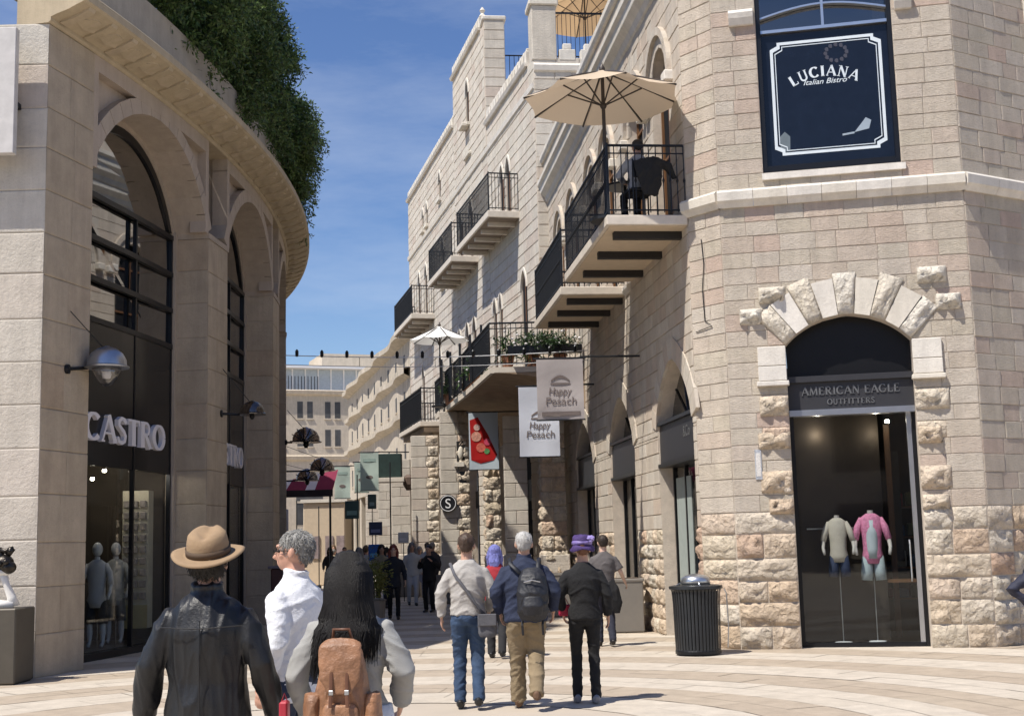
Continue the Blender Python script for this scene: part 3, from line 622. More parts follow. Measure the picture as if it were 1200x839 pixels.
b=MB(); b.lathe(FB.P(.78,-.235,1.72),[(.19,-.003),(.19,.003)],24,axis='x'); b.build('round_sticker',TEAL,sf)
plain_text(sf,FB,'Y',.78,1.48,.3,-.225,WHITE,dirn=-1); MB().box(FB,.5,1.1,-.24,-.232,.95,1.25).build('notice',mat('notice_grey',(.5,.5,.48),.6,var=.2,scale=40),sf)
shopfront(row,FB,bd[1],-1,lab='second pointed-arch shop front back from the corner tower'); shopfront(row,FB,bd[2],-1,lab='third pointed-arch shop front, behind the grey stone-coloured banner'); shopfront(row,FB,bd[3],-1,lab='narrow shop front at the far end of the shop row',cols=2)
# ---- balconies
def rail_panel(parent,A,B,z0,h,n,single=False,style=0):
    A=Vector(A);B=Vector(B); U=Vector((0,0,1)); b=MB()
    for z_,r_ in ((z0+h,.022),(z0+h-.13,.012),(z0+.09,.014)): MB().tube([A+U*z_,B+U*z_],r_,6).build('rail',IRON,parent)
    key=('bar',round(h,2)); rl=root_loc(parent)
    if key not in _um:
        q=MB(); q.box(ID,-.008,.008,-.008,.008,.05,h); q.lathe((0,0,h*.5),[(.008,-.05),(.022,0),(.008,.05)],6)
        if style: q.lathe((0,0,h*.82),[(.008,-.05),(.02,0),(.008,.05)],6)
        me=q.mesh('baluster'); me.materials.append(IRON); _um[key]=me
    for i in range(n+1):
        p=A.lerp(B,i/n)
        if single:
            o=bpy.data.objects.new('baluster',_um[key]); COL.objects.link(o); o.parent=parent; o.location=Vector((p.x,p.y,z0))-rl
        else: b.box(ID,p.x-.009,p.x+.009,p.y-.009,p.y+.009,z0+.05,z0+h)
    if not single: b.build('baluster',IRON,parent,kind='stuff')
def balcony(fr,s0,s1,pr,zt,lab,beams,th=.16,rh=1.15,nb=.115,single=False,grp=None,bm=BEAM,under=SLAB,bd_=.13,parent=None):
    t=thing('balcony',lab,'balcony',fr.P((s0+s1)/2,0,zt),grp)
    MB().bbox(fr,s0,s1,.01,pr,zt-th,zt,.012).build('slab',SLABE,t)
    MB().box(fr,s0+.06,s1-.06,.02,pr-.06,zt-th-.012,zt-th-.002).build('soffit',under,t)
    for q in beams:
        x=s0+(s1-s0)*q; MB().box(fr,x-.07,x+.07,.02,pr*.86,zt-th-bd_,zt-th-.014).build('beam',bm,t)
    e=.05; A=fr.P(s0+e,.03,0);B=fr.P(s0+e,pr-e,0);C_=fr.P(s1-e,pr-e,0);D=fr.P(s1-e,.03,0)
    rail_panel(t,A,B,zt,rh,max(2,round(pr/nb)),single); rail_panel(t,B,C_,zt,rh,round((s1-s0)/nb),single); rail_panel(t,C_,D,zt,rh,max(2,round(pr/nb)),False)
    for p in (B,C_): MB().box(ID,p[0]-.018,p[0]+.018,p[1]-.018,p[1]+.018,zt,zt+rh+.04).build('corner_post',IRON,t)
    return t
balcony(FB,-.05,4.55,1.32,6.75,'large near balcony beside the tower with a seated man under the parasol',(.1,.42,.76),single=True)
balcony(FB,5.15,9.3,1.32,6.62,'second balcony along the shop row, empty, lower left of the parasol',(.09,.42,.76),single=True)
# first floor terrace further down the row
def terrace():
    t=thing('long_terrace','long curved-underside terrace carrying the white parasol above the shop row','terrace',(0,36,5.7))
    F1=Fr((1.68,31.0),(.75,36.6),1); outer=[(-.52,31.0),(-1.35,36),(-2.5,42.2)]; inner=[(1.75,31.0),(.95,36),(-.60,42.2)]
    zs=5.78
    b=MB(); 
    for i in range(2):
        a,c_,d,e=outer[i],outer[i+1],inner[i+1],inner[i]
        b.add([(*p,z) for z in (zs-.14,zs) for p in (a,c_,d,e)],[(0,1,2,3),(4,5,6,7),(0,1,5,4),(1,2,6,5),(2,3,7,6),(3,0,4,7)])
    b.build('slab',SLABE,t)
    b=MB(); n=6   # coved underside falling back to the wall
    for i in range(2):
        for k in range(n):
            f0,f1=k/n,(k+1)/n; zz=lambda f:zs-.14-.95*(1-math.sqrt(max(0,1-f*f)))-.02*f
            L=lambda p,q,f:(p[0]+(q[0]-p[0])*(.04+.96*f),p[1]+(q[1]-p[1])*(.04+.96*f))
            a0=L(outer[i],inner[i],f0);a1=L(outer[i],inner[i],f1);b0=L(outer[i+1],inner[i+1],f0);b1=L(outer[i+1],inner[i+1],f1)
            b.add([(*a0,zz(f0)),(*a1,zz(f1)),(*b1,zz(f1)),(*b0,zz(f0)),(*a0,zs-.13),(*a1,zs-.13),(*b1,zs-.13),(*b0,zs-.13)],[(0,1,2,3),(0,1,5,4),(3,2,6,7),(4,5,6,7)])
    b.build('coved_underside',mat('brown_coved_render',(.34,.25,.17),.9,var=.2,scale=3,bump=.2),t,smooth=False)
    rail_panel(t,(*inner[0],0),(*outer[0],0),zs,1.05,18); rail_panel(t,(*outer[0],0),(*outer[1],0),zs,1.05,40); rail_panel(t,(*outer[1],0),(*outer[2],0),zs,1.05,46)
    return t
terrace()
# ================================================================= UPPER HOUSES (right, middle distance)
def Cp(y,off=0): return (.42-.238*(y-38)-off*.973,y-off*.23)
FC=Fr(Cp(36.2),Cp(59),1); yc=lambda y:(y-36.2)/.973
def gothic(c,hw,sill,spring,rise=.55): return arch_op(c,hw,sill,spring,rise,True)
h1=thing('balustraded_house','tall pale stone house with a roof balustrade directly behind the shop row','building',FC.P(3.5,-2,0))
h2=thing('towered_house','highest pale stone house with a stepped corner turret against the sky','building',FC.P(10,-2,0))
h3=thing('plain_topped_house','farthest tall pale stone house whose edge meets the open sky','building',FC.P(18,-2,0))
sA,sB,sC,sD=0,yc(42.4),yc(48.0),yc(58.9)
ops1=[gothic(yc(39.6),.30,11.4,12.9),gothic(yc(40.45),.30,11.4,12.9),gothic(yc(41.8),.26,6.4,8.9),gothic(yc(41.0),.22,6.4,8.9),gothic(yc(38.0),.35,6.4,9.0)]
ops2=[gothic(yc(45.4),.28,16.4,17.5),gothic(yc(45.2),.33,11.5,13.1),gothic(yc(47.0),.33,11.5,13.1),gothic(yc(45.0),.3,6.4,8.9),gothic(yc(46.2),.3,6.4,8.9),gothic(yc(47.6),.28,6.4,8.9)]
ops3=[gothic(yc(51),.22,15.2,15.9,.4),gothic(yc(54.0),.2,14.9,15.5,.35),gothic(yc(55.0),.2,14.9,15.5,.35),gothic(yc(50.6),.3,11.6,13.0),gothic(yc(54.5),.3,11.0,12.8),gothic(yc(56.2),.3,11.0,12.8),gothic(yc(51.5),.3,6.4,8.7),gothic(yc(55.5),.3,6.4,8.7)]
grd=[arch_op(yc(y),1.05,0,3.9,.9,True) for y in (38.8,42.2,45.9,49.5,53,56.6)]
for h,a,c,top,ops,mx in ((h1,sA,sB,15.35,ops1,90),(h2,sB,sC,18.95,ops2,60),(h3,sC,sD,17.15,ops3,60)):
    o=[q for q in ops+grd if a<q.c<c]
    wall(h,FC,a,c,0,6.0,.33,.6,[q for q in o if q.sill<1],.35,.02,ST_C,MORT,0,None,gap=.02)
    wall(h,FC,a,c,6.0,top,.33,.6,[q for q in o if q.sill>1],.35,.02,ST_C,MORT,mx,None,gap=.02,min_px=9)
    for q in o:
        if q.sill>1:
            MB().strip(FC,arch_pts(q,8),arch_pts(q,8,.1),-.01,.05).build('window_hood',ST_W,h)
            w_=MB().box(FC,q.c-q.hw,q.c+q.hw,-.06,-.04,q.sill,q.top).build('window',GLF,h)
            MB().box(FC,q.c-.02,q.c+.02,-.04,-.02,q.sill,q.top-.2).build('frame',WOOD,w_)
            MB().bbox(FC,q.c-q.hw-.12,q.c+q.hw+.12,.0,.14,q.sill-.12,q.sill,.01).build('sill',ST_W,h)
        else:
            MB().box(FC,q.c-q.hw,q.c+q.hw,-1.2,-1.15,0,q.top).build('shop_glass',GLF,h)
            MB().box(FC,q.c-q.hw,q.c+q.hw,-.5,-.3,2.9,3.5).build('fascia',GREY,h)
    MB().sweep(FC,[(0,14.42),(.07,14.45),(.09,14.6),(0,14.66)],a+.01,c-.01).build('string_course',ST_W,h)
MB().bbox(FC,yc(45.4)-.35,yc(45.4)+.35,.02,.3,16.25,16.38,.02).build('window_ledge',ST_W,h2)
MB().bbox(FC,yc(45.4)-.5,yc(45.4)+.5,.0,.12,15.2,15.3,.02).build('window_ledge',ST_W,h2)
# faces that look back at the plaza
def side_face(h,p,z0,z1,L,mx,ops=()):
    q=(p[0]+L,p[1]+.12*L); fr=Fr(p,q,-1); wall(h,fr,0,L,z0,z1,.33,.6,list(ops),.35,.02,ST_C,MORT,mx,None,gap=.02,min_px=8); return fr
p=FC.P(-.01,.02,0)
s1f=side_face(h1,p,9.5,15.35,4.6,70)
for i in range(6): MB().bbox(s1f,.75+i*.62,1.22+i*.62,-.2,.03,15.27,15.60,.02).build('merlon',ST_W,h1); MB().bbox(s1f,.86+i*.62,1.11+i*.62,-.18,.01,15.60,15.78,.02).build('merlon_top',ST_W,h1)
MB().bbox(s1f,-.03,.68,-.7,.04,15.27,16.9,.02).build('corner_pier',ST_C,h1); MB().bbox(s1f,-.1,.75,-.78,.10,16.9,17.08,.03).build('pier_cap',ST_W,h1)
MB().sweep(s1f,[(0,14.9),(.08,14.95),(.1,15.1),(0,15.2)],0,4.6).build('string_course',ST_W,h1)
b=MB()
for i in range(30): b.box(s1f,.75+i*.13,.765+i*.13,-1.0,-.985,15.3,17.1)
b.build('roof_railing',IRON,h1,kind='stuff'); MB().box(s1f,.7,4.6,-1.01,-.97,17.08,17.13).build('roof_rail',IRON,h1)
def merl(h,a,c,z,n,hh=.34,dep=.25):
    b=MB()
    for i in range(n):
        x=a+(c-a)*(i+.2)/n; w_=(c-a)/n*.55; b.bbox(FC,x,x+w_,-.2,.05,z+.1,z+hh,.02); b.bbox(FC,x+w_*.25,x+w_*.75,-.15,.0,z+hh,z+hh+.1,.02)
    b.build('balustrade_block',ST_W,h,kind='stuff'); MB().sweep(FC,[(-.3,z),(.1,z),(.14,z+.1),(-.3,z+.12)],a,c).build('coping',ST_W,h)
merl(h1,sA+.7,sB,15.35,15,.5); merl(h2,sB+.65,sC,18.95,15,.5); merl(h3,sC,sD,17.15,26,.45)
p2=FC.P(sB,.04,0); f2=side_face(h2,p2,14.7,19.05,.7,24)
MB().bbox(f2,-.06,.76,-.8,.06,19.05,19.2,.03).build('turret_cap',ST_W,h2); MB().lathe(FC.P(sB+.3,.0,19.2),[(.08,0),(.12,.1),(.05,.2),(.1,.3),(.02,.42)],8).build('finial',ST_W,h2)
f2b=Fr((p2[0]+.7,p2[1]+.9),(p2[0]+5,p2[1]+1.4),-1); wall(h2,f2b,0,4.3,14.5,17.3,.33,.6,[],.3,.02,ST_C,MORT,0)
b=MB()
for i in range(26): b.box(f2b,i*.16,i*.16+.02,-.2,-.18,17.3,18.2)
b.box(f2b,0,4.3,-.2,-.17,18.18,18.22); b.build('roof_railing',IRON,h2,kind='stuff')
b=MB(); b.add([FC.P(sA,0,15.2),FC.P(sB,0,15.2),FC.P(sB,-6,15.2),FC.P(sA,-6,15.2)],[(0,1,2,3)]); b.add([FC.P(sC,0,17.1),FC.P(sD,0,17.1),FC.P(sD,-6,17.1),FC.P(sC,-6,17.1)],[(0,1,2,3)]); b.build('roof',MORT,h3)
MB().add([FC.P(sB,-.5,17),FC.P(sC,-.5,17),FC.P(sC,-6,17),FC.P(sB,-6,17)],[(0,1,2,3)]).build('roof',MORT,h2)
MB().box(FC,sD-.3,sD,-6,-.36,0,17.1).build('end_wall',ST_C,h3)
UND=mat('dark_timber_soffit',(.20,.16,.125),.9,var=.15)  # dark brown base colour for soffits of the house balconies
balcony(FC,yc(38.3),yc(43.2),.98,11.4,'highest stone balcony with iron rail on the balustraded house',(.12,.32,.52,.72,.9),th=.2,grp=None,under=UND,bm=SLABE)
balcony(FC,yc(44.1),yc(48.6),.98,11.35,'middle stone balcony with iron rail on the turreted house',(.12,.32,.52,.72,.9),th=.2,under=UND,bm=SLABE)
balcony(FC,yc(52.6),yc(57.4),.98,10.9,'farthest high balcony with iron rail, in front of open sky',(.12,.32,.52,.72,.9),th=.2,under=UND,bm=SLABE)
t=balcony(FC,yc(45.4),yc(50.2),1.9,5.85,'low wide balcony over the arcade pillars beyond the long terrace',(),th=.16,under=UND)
b=MB(); 
for k in range(5): b.box(FC,yc(45.5)+.2*k,yc(50.1)-.2*k,.02,1.75-.35*k,5.66-.16*(k+1),5.66-.16*k)
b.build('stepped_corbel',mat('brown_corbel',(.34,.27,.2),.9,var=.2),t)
# arcade pillars standing in front of the houses, each a lot of stacked blocks
def pillar(x,y,w_,h,lab,rough_side=None,mx=40,grp=None,base=True):
    t=thing('arcade_pillar',lab,'pillar',(x,y,0),grp); d=w_*.9
    MB().box(ID,x-w_/2+.02,x+w_/2-.02,y-d/2+.02,y+d/2-.02,0,h).build('core',MORT,t)
    f=Fr((x-w_/2,y-d/2),(x+w_/2,y-d/2),-1); l=Fr((x-w_/2,y-d/2),(x-w_/2,y+d/2),1)
    recs=[];z=.0
    n=int(h/.34)
    for i in range(n):
        z0=h*i/n; z1=h*(i+1)/n-.012; ro=(rough_side=='all'); 
        if rough_side=='right':
            c=w_*(.62 if i%2 else .55); recs.append((0,c-.01,0,c-.01,z0,z1,.02,False)); recs.append((c,w_,c,w_,z0,z1,.08,True))
        elif i%2: recs.append((0,w_,0,w_,z0,z1,.09 if ro else .02,ro))
        else: recs.append((0,w_*.5-.01,0,w_*.5-.01,z0,z1,.09 if ro else .02,ro)); recs.append((w_*.5,w_,w_*.5,w_,z0,z1,.09 if ro else .02,ro))
    lay(t,f,recs,ST_C,mx,'stone',ST_R,8)
    lay(t,l,[(0,d,0,d,h*i/n,h*(i+1)/n-.012,.09 if rough_side=='all' else .02,rough_side=='all') for i in range(n)],ST_C,0,'stone',ST_R)
    if base: MB().bbox(ID,x-w_/2-.1,x+w_/2+.1,y-d/2-.1,y+d/2+.1,0,.5,.03).build('base',ST_W,t); MB().bbox(ID,x-w_/2-.06,x+w_/2+.06,y-d/2-.06,y+d/2+.06,.5,1.35,.02).build('plinth',ST_C,t)
    return t
pillar(.95,33.6,.62,5.1,'nearest arcade pillar, all rough rusticated blocks, below the white banner','all',40)
pillar(.02,35.2,.60,5.0,'smooth arcade pillar between the rusticated pillar and the red banner',None,20)
pillar(-.62,36.9,.42,4.9,'slender rusticated arcade pillar directly under the red banner','all',20)
sp=pillar(-1.78,39.8,.86,5.6,'arcade pillar carrying the round black S sign','right',30)
MB().box(ID,-1.72,-1.48,39.38,39.41,4.1,4.7).build('niche',BLACK,sp); MB().ell((-1.6,39.36,4.35),(.08,.05,.2)).build('niche_figure',ST_W,sp,smooth=True); MB().box(ID,-1.8,-1.5,39.3,39.4,3.95,4.08).build('niche_shelf',ST_W,sp); MB().box(ID,-1.65,-1.45,39.37,39.42,3.5,3.8).build('wall_lamp',DARK,sp)
pillar(-3.0,44.6,.9,5.3,'arcade pillar below the low wide balcony','right',24)
for i,(x,y) in enumerate(((-4.3,50.2),(-5.2,54),(-6.15,58))): pillar(x,y,.7,4.9,('pale arcade pillar beyond the low wide balcony','pale arcade pillar fourth beyond the S sign pillar','pale arcade pillar nearest the green banners')[i],None,0)
FARW=mat('hazed_far_glass',(.085,.085,.085),.6,0,var=.4,scale=.8,spec=.2)  # window colour lightened to stand for air haze over the distance
# ================================================================= BENDING FAR TERRACE WITH WAVY CORNICES
FD=Fr(Cp(59.1),(-10.4,83),1); far=thing('far_terrace_building','long low stone building with three wavy cornices in the middle of the street','building',FD.P(12,-3,0))
b=MB(); nS=26
def wv(s): return .13*math.sin(s*1.0)
b.box(FD,0,FD.L,-6,-.0,0,10.9); b.build('wall',ST_D,far)
for j,(zz,oo) in enumerate(((10.9,.45),(9.2,.30),(7.2,.35))):
    b=MB()
    for k in range(48):
        a,c=FD.L*k/48,FD.L*(k+1)/48; wa,wb=wv(a)*.8,wv(c)*.8
        b.add([FD.P(a,0,zz),FD.P(c,0,zz),FD.P(c,oo+wb,zz+.15),FD.P(a,oo+wa,zz+.15),FD.P(a,oo+wa,zz+.4),FD.P(c,oo+wb,zz+.4),FD.P(c,0,zz+.45),FD.P(a,0,zz+.45)],[(0,1,2,3),(3,2,5,4),(4,5,6,7)])
    b.build('wavy_cornice',ST_D,far)
MB().box(FD,0,FD.L,-5,.0,10.9,11.35).build('parapet',ST_D,far)
for i in range(9):
    s_=1.5+i*2.6
    for zz,hh in ((5.3,1.0),(8.0,.7),(9.7,.7)):
        b=MB(); b.box(FD,s_,s_+.42,-.02,.015,zz,zz+hh); wd_=b.build('window',FARW,far); MB().box(FD,s_-.05,s_+.47,0,.06,zz-.08,zz).build('sill',ST_D,wd_)
    MB().box(FD,s_-.35,s_+1.2,-.02,.02,0,3.9).build('shop_opening',BLACK,far)
    MB().bbox(FD,s_+1.35,s_+1.75,.3,1.3,0,4.1,.03).build('column',ST_D,far)
MB().box(FD,0,FD.L,.0,1.35,4.1,4.5).build('arcade_beam',ST_D,far)
# ================================================================= HOTEL AT THE END OF THE STREET
FE=Fr((-33,92),(-7.5,101.5),-1); hot=thing('hotel_building','cream stone hotel with glass penthouse closing the end of the street','building',FE.P(14,-4,0))
wall(hot,FE,0,FE.L,0,13.2,.6,1.2,[],.4,.02,FAR,FAR,0,stones=False,wname='wall')
MB().box(FE,0,FE.L,-9,-.4,0,13.2).build('building_mass',FAR,hot)
for zz in (8.3,13.2): MB().sweep(FE,[(0,zz-.2),(.25,zz-.1),(.35,zz+.15),(0,zz+.25)],0,FE.L).build('cornice',FAR,hot)
for row_,zz in enumerate((11.3,9.2)):
    for i in range(13):
        s_=1.2+i*2.1
        for d in (0,.75):
            q=MB().box(FE,s_+d,s_+d+.42,-.05,.02,zz,zz+1.25).build('window',FARW,hot); MB().box(FE,s_+d-.06,s_+d+.48,0,.08,zz-.1,zz).build('sill',FAR,q)
for i in range(5):
    op=arch_op(3+i*5.3,1.0,3.5,6.0,1.05); MB().prism(FE,[(op.c-1,3.4)]+arch_pts(op,10)+[(op.c+1,3.4)],-.05,.02).build('arched_window',FARW,hot)
    MB().strip(FE,arch_pts(op,10),arch_pts(op,10,.25),0,.08).build('arch_moulding',FAR,hot); MB().box(FE,op.c-1,op.c+1,.02,.05,5.0,5.15).build('transom',FAR,hot)
PEN=Fr(FE.P(17,-2.2,0)[:2],FE.P(26,-2.2,0)[:2],-1)
MB().box(PEN,0,9,-5,0,13.2,15.3).build('penthouse_glass',mat('pale_penthouse_glass',(.45,.5,.55),.2,0),hot)
for i in range(10): MB().box(PEN,i,i+.12,0,.06,13.2,15.3).build('penthouse_mullion',WHITE,hot)
MB().box(PEN,-.8,9.6,-5.5,.8,15.3,15.5).build('penthouse_roof',WHITE,hot)
MB().box(PEN,4,12,-8,-3,15.4,17).build('roof_block',FAR,hot)
b=MB()
for i in range(40): b.box(FE,10+i*.25,10.05+i*.25,-1,-.95,13.4,14.6)
b.build('terrace_railing',IRON,hot,kind='stuff')
# ================================================================= ARCADED STORE (left, curved)
AX,AY,AR=-5.42,28.0,40.0
FA=CF(AX-AR,AY,AR); sy=lambda y:AR*math.asin((y-AY)/AR)
st=thing('arcaded_store_building','curved honey-stone store with tall arched bays and deep ribbed cornice','building',(-9,26,0))
P1a,P1b=sy(18.35),sy(19.55); bays=[(sy(19.55),sy(24.1)),(sy(25.3),sy(29.9)),(sy(31.1),sy(35.7)),(sy(36.9),sy(41.4))]
piers=[(P1a,P1b)]+[(bays[i][1],bays[i+1][0]) for i in range(3)]+[(bays[3][1],sy(42.6))]
ZS,ZT=7.42,9.25
for i,(a,c) in enumerate(piers):
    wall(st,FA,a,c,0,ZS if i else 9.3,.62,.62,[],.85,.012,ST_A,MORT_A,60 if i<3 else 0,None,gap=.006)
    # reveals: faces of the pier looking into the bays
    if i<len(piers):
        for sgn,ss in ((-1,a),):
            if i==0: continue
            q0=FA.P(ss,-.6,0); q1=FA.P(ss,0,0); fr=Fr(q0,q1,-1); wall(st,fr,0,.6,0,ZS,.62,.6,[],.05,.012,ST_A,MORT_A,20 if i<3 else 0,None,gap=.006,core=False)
    if i: MB().box(FA,a-.02,c+.02,-.88,.03,ZS,ZS+.10).build('pier_capital',ST_AP,st)
# front of the first pier: sunlight put into its colour by paler stone
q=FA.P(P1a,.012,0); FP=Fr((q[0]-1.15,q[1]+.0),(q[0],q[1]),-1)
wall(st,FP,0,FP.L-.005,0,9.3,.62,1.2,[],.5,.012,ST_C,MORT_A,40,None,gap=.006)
MB().box(FP,-6,0,-.9,-.6,0,9.3).build('side_shop_glass',GLF,st)
for i in range(4):
    z_=2+i*1.9; MB().box(FP,-6,0,-.6,-.55,z_,z_+.08).build('side_shop_rail',DARK,st)
for bi,(a,c) in enumerate(bays):
    op=arch_op((a+c)/2,(c-a)/2-.02,0,ZS+.1,1.43); m0=op.c
    # recessed spandrel wall, archivolt, frieze
    b=MB(); A=arch_pts(op,16); 
    for k in range(len(A)-1): b.prism(FA,[A[k],A[k+1],(A[k+1][0],9.3),(A[k][0],9.3)],-.62,-.16)
    b.build('spandrel_wall',ST_AP,st)
    for k,(p_,q_) in enumerate(zip(arch_pts(op,16)[:-1],arch_pts(op,16)[1:])): pass
    voussoirs(st,FA,op,16,.26,.0,ST_AP,name='arch_stone',back=-.62)
    for x0_,x1_ in ((a-.02,a+.14),(c-.14,c+.02)): MB().box(FA,x0_,x1_,-.3,.002,ZS+.1,9.07).build('frame_strip',ST_AP,st)
    MB().box(FA,a-.02,c+.02,-.3,.004,9.05,9.32,seg=6).build('frieze',ST_AP,st)
    # inner arch
    op2=arch_op(m0,(c-a)/2-.12,0,ZS+.1,1.33)
    b=MB(); A=arch_pts(op2,16); B=arch_pts(op,16); b.strip(FA,A,B,-.74,-.62); b.build('inner_arch',ST_AP,st)
    for x0_,x1_ in ((a,a+.1),(c-.1,c)): MB().box(FA,x0_,x1_,-.74,-.58,0,ZS+.1).build('inner_jamb',ST_AP,st)
    g0,g1=a+.1,c-.1
    MB().prism(FA,[(g0,5.0)]+A+[(g1,5.0)],-.70,-.685).build('upper_pane',GLU,st)
    b=MB(); op3=arch_op(m0,(c-a)/2-.28,0,ZS+.1,1.18); b.strip(FA,arch_pts(op3,16),arch_pts(op2,16),-.70,-.65); b.build('window_frame',DARK,st)
    for z_ in (7.42,6.72,6.05,5.38): MB().box(FA,g0,g1,-.70,-.62,z_-.04,z_+.05,seg=4).build('transom',DARK,st)
    for s_ in (g0+.02,m0+.5,g1-.06): MB().box(FA,s_,s_+.05,-.70,-.63,0,ZS).build('mullion',DARK,st)
    MB().box(FA,g0,g1,-.72,-.64,3.05,5.36,seg=4).build('sign_panel',mat('black_sign_panel',(.01,.01,.011),.25),st)
    MB().box(FA,g0,g1,-.70,-.685,.12,3.05,seg=2).build('pane',GL,st); MB().box(FA,g0,g1,-.75,-.6,0,.12,seg=4).build('window_base',DARK,st)
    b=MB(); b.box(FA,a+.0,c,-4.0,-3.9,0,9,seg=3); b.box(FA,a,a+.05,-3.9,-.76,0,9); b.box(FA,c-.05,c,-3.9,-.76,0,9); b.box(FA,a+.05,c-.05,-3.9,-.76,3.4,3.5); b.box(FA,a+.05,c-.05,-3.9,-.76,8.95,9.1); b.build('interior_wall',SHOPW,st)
    MB().box(FA,a,c,-3.9,-.76,.02,.12).build('interior_floor',mat('store_floor',(.05,.045,.04),.3),st)
LETW=mat('white_channel_letters',(.72,.70,.74),.5,var=.03)
serif_text(st,FA,'CASTRO',sy(22.0),3.44,.44,-.64,-.57,LETW,track=.06,ww=1.38,th=.24)
serif_text(st,FA,'CASTRO',sy(27.8),3.44,.44,-.64,-.57,LETW,track=.06,ww=1.38,th=.24)
MB().box(FA,sy(26.0),sy(27.6),-.62,-.58,2.55,2.85).build('red_sign',mat('red_sign',(.42,.02,.02),.5),st)
# cornice: cove with ribs and coffers, then a plain attic
S0,S1=sy(13.2),sy(58)
MB().sweep(FA,[(-.5,9.30),(.02,9.30),(.06,9.33),(.06,9.38),(.14,9.41),(.34,9.46),(.52,9.53),(.58,9.55),(.62,9.58),(.62,9.70),(.58,9.74),(-.5,9.75)],sy(18.3),S1,60).build('cornice',ST_AY,st)
k=sy(18.5)
while k<S1-1:
    if k<sy(44):
        vs=[]; MB().sweep(FA,[(.08,9.36),(.17,9.38),(.36,9.425),(.54,9.50),(.57,9.55),(.5,9.55),(.10,9.42)],k,k+.16).build('cornice_rib',ST_AY,st)
        b=MB(); 
        for q in range(6):
            a0,a1=PI*q/6,PI*(q+1)/6; b.add([FA.P(k+.16+.24+.22*math.cos(x),.17+.30*(.25+.75*math.sin(x)),9.385+.11*(.25+.75*math.sin(x))+dz) for x,dz in ((a0,0),(a1,0),(a1,.03),(a0,.03))],[(0,1,2,3)])
            b.add([FA.P(k+.40,.20,9.40),FA.P(k+.40+.22*math.cos(a0),.17+.30*(.25+.75*math.sin(a0)),9.385+.11*(.25+.75*math.sin(a0))),FA.P(k+.40+.22*math.cos(a1),.17+.30*(.25+.75*math.sin(a1)),9.385+.11*(.25+.75*math.sin(a1)))],[(0,1,2)])
        b.build('cornice_shell',ST_AY,st)
    k+=.62
ATT=stone_mat('grey_attic_render',[(.44,.39,.32),(.46,.41,.34)],bump=.12)
a=S0
MB().sweep(FA,[(-.6,9.74),(.12,9.74),(.12,10.75),(-.6,10.75)],sy(18.3),S1,50).build('attic_wall',ATT,st)
MB().box(FA,sy(18.35),S1,-9,-4.1,0,10.1,seg=24).build('rear_mass',ST_A,st)
MB().box(FA,sy(18.3),S1,-9,-.5,9.1,9.3,seg=24).build('roof',MORT_A,st)
MB().box(FP,-7,0,-.95,.15,9.3,10.75).build('front_attic',ATT,st)
WP=thing('white_panel_sign','plain white sign panel high on the left pier of the arcaded store','sign',(-7.3,17.9,7.3))
MB().bbox(ID,-8.9,-6.92,17.95,18.08,7.25,9.1,.01).build('panel',mat('off_white_panel',(.56,.54,.52),.6),WP)
for x in (-7.0,-8.6): MB().box(ID,x-.03,x+.03,18.08,18.4,8.0,8.08).build('bracket',IRON,WP)

# plain building on the far side of the plaza: it stands behind the viewer and shows in the shop glass
FZ=Fr((30,-24),(-30,-24),-1); plz=thing('plaza_building','plain stone building across the plaza, seen only as a reflection','building',(0,-26,0))
MB().box(FZ,0,60,-8,0,0,13).build('wall',ST_B,plz)
for i in range(14):
    for z_ in (.2,4.6,8.6): MB().box(FZ,1.5+i*4.2,3.9+i*4.2,-.02,.03,z_,z_+2.9).build('window',GLF,plz)
for x0_,x1_ in ((-30,-29),): pass
# ================================================================= SHRUBS ON THE STORE ROOF
LEAF=[]
for i,c in enumerate(((.04,.085,.022),(.06,.115,.03),(.03,.06,.02),(.09,.14,.04))):
    m=bpy.data.materials.new('leaf_%s'%('deep fresh dark light'.split()[i])); m.use_nodes=True; nt=m.node_tree; nt.nodes.clear(); o_=N(nt,'ShaderNodeOutputMaterial')
    ge=N(nt,'ShaderNodeNewGeometry'); h=N(nt,'ShaderNodeHueSaturation'); h.inputs['Color'].default_value=(*c,1)
    r_=N(nt,'ShaderNodeMapRange'); r_.inputs[3].default_value=.5; r_.inputs[4].default_value=1.7; nt.links.new(ge.outputs['Random Per Island'],r_.inputs[0]); nt.links.new(r_.outputs[0],h.inputs['Value'])
    d=N(nt,'ShaderNodeBsdfPrincipled',Roughness=.5); t_=N(nt,'ShaderNodeBsdfTranslucent'); x_=N(nt,'ShaderNodeMixShader'); x_.inputs[0].default_value=.3
    nt.links.new(h.outputs[0],d.inputs['Base Color']); nt.links.new(h.outputs[0],t_.inputs[0]); nt.links.new(d.outputs[0],x_.inputs[1]); nt.links.new(t_.outputs[0],x_.inputs[2]); nt.links.new(x_.outputs[0],o_.inputs[0]); LEAF.append(m)
STEM=mat('brown_stem',(.07,.05,.035),.9)
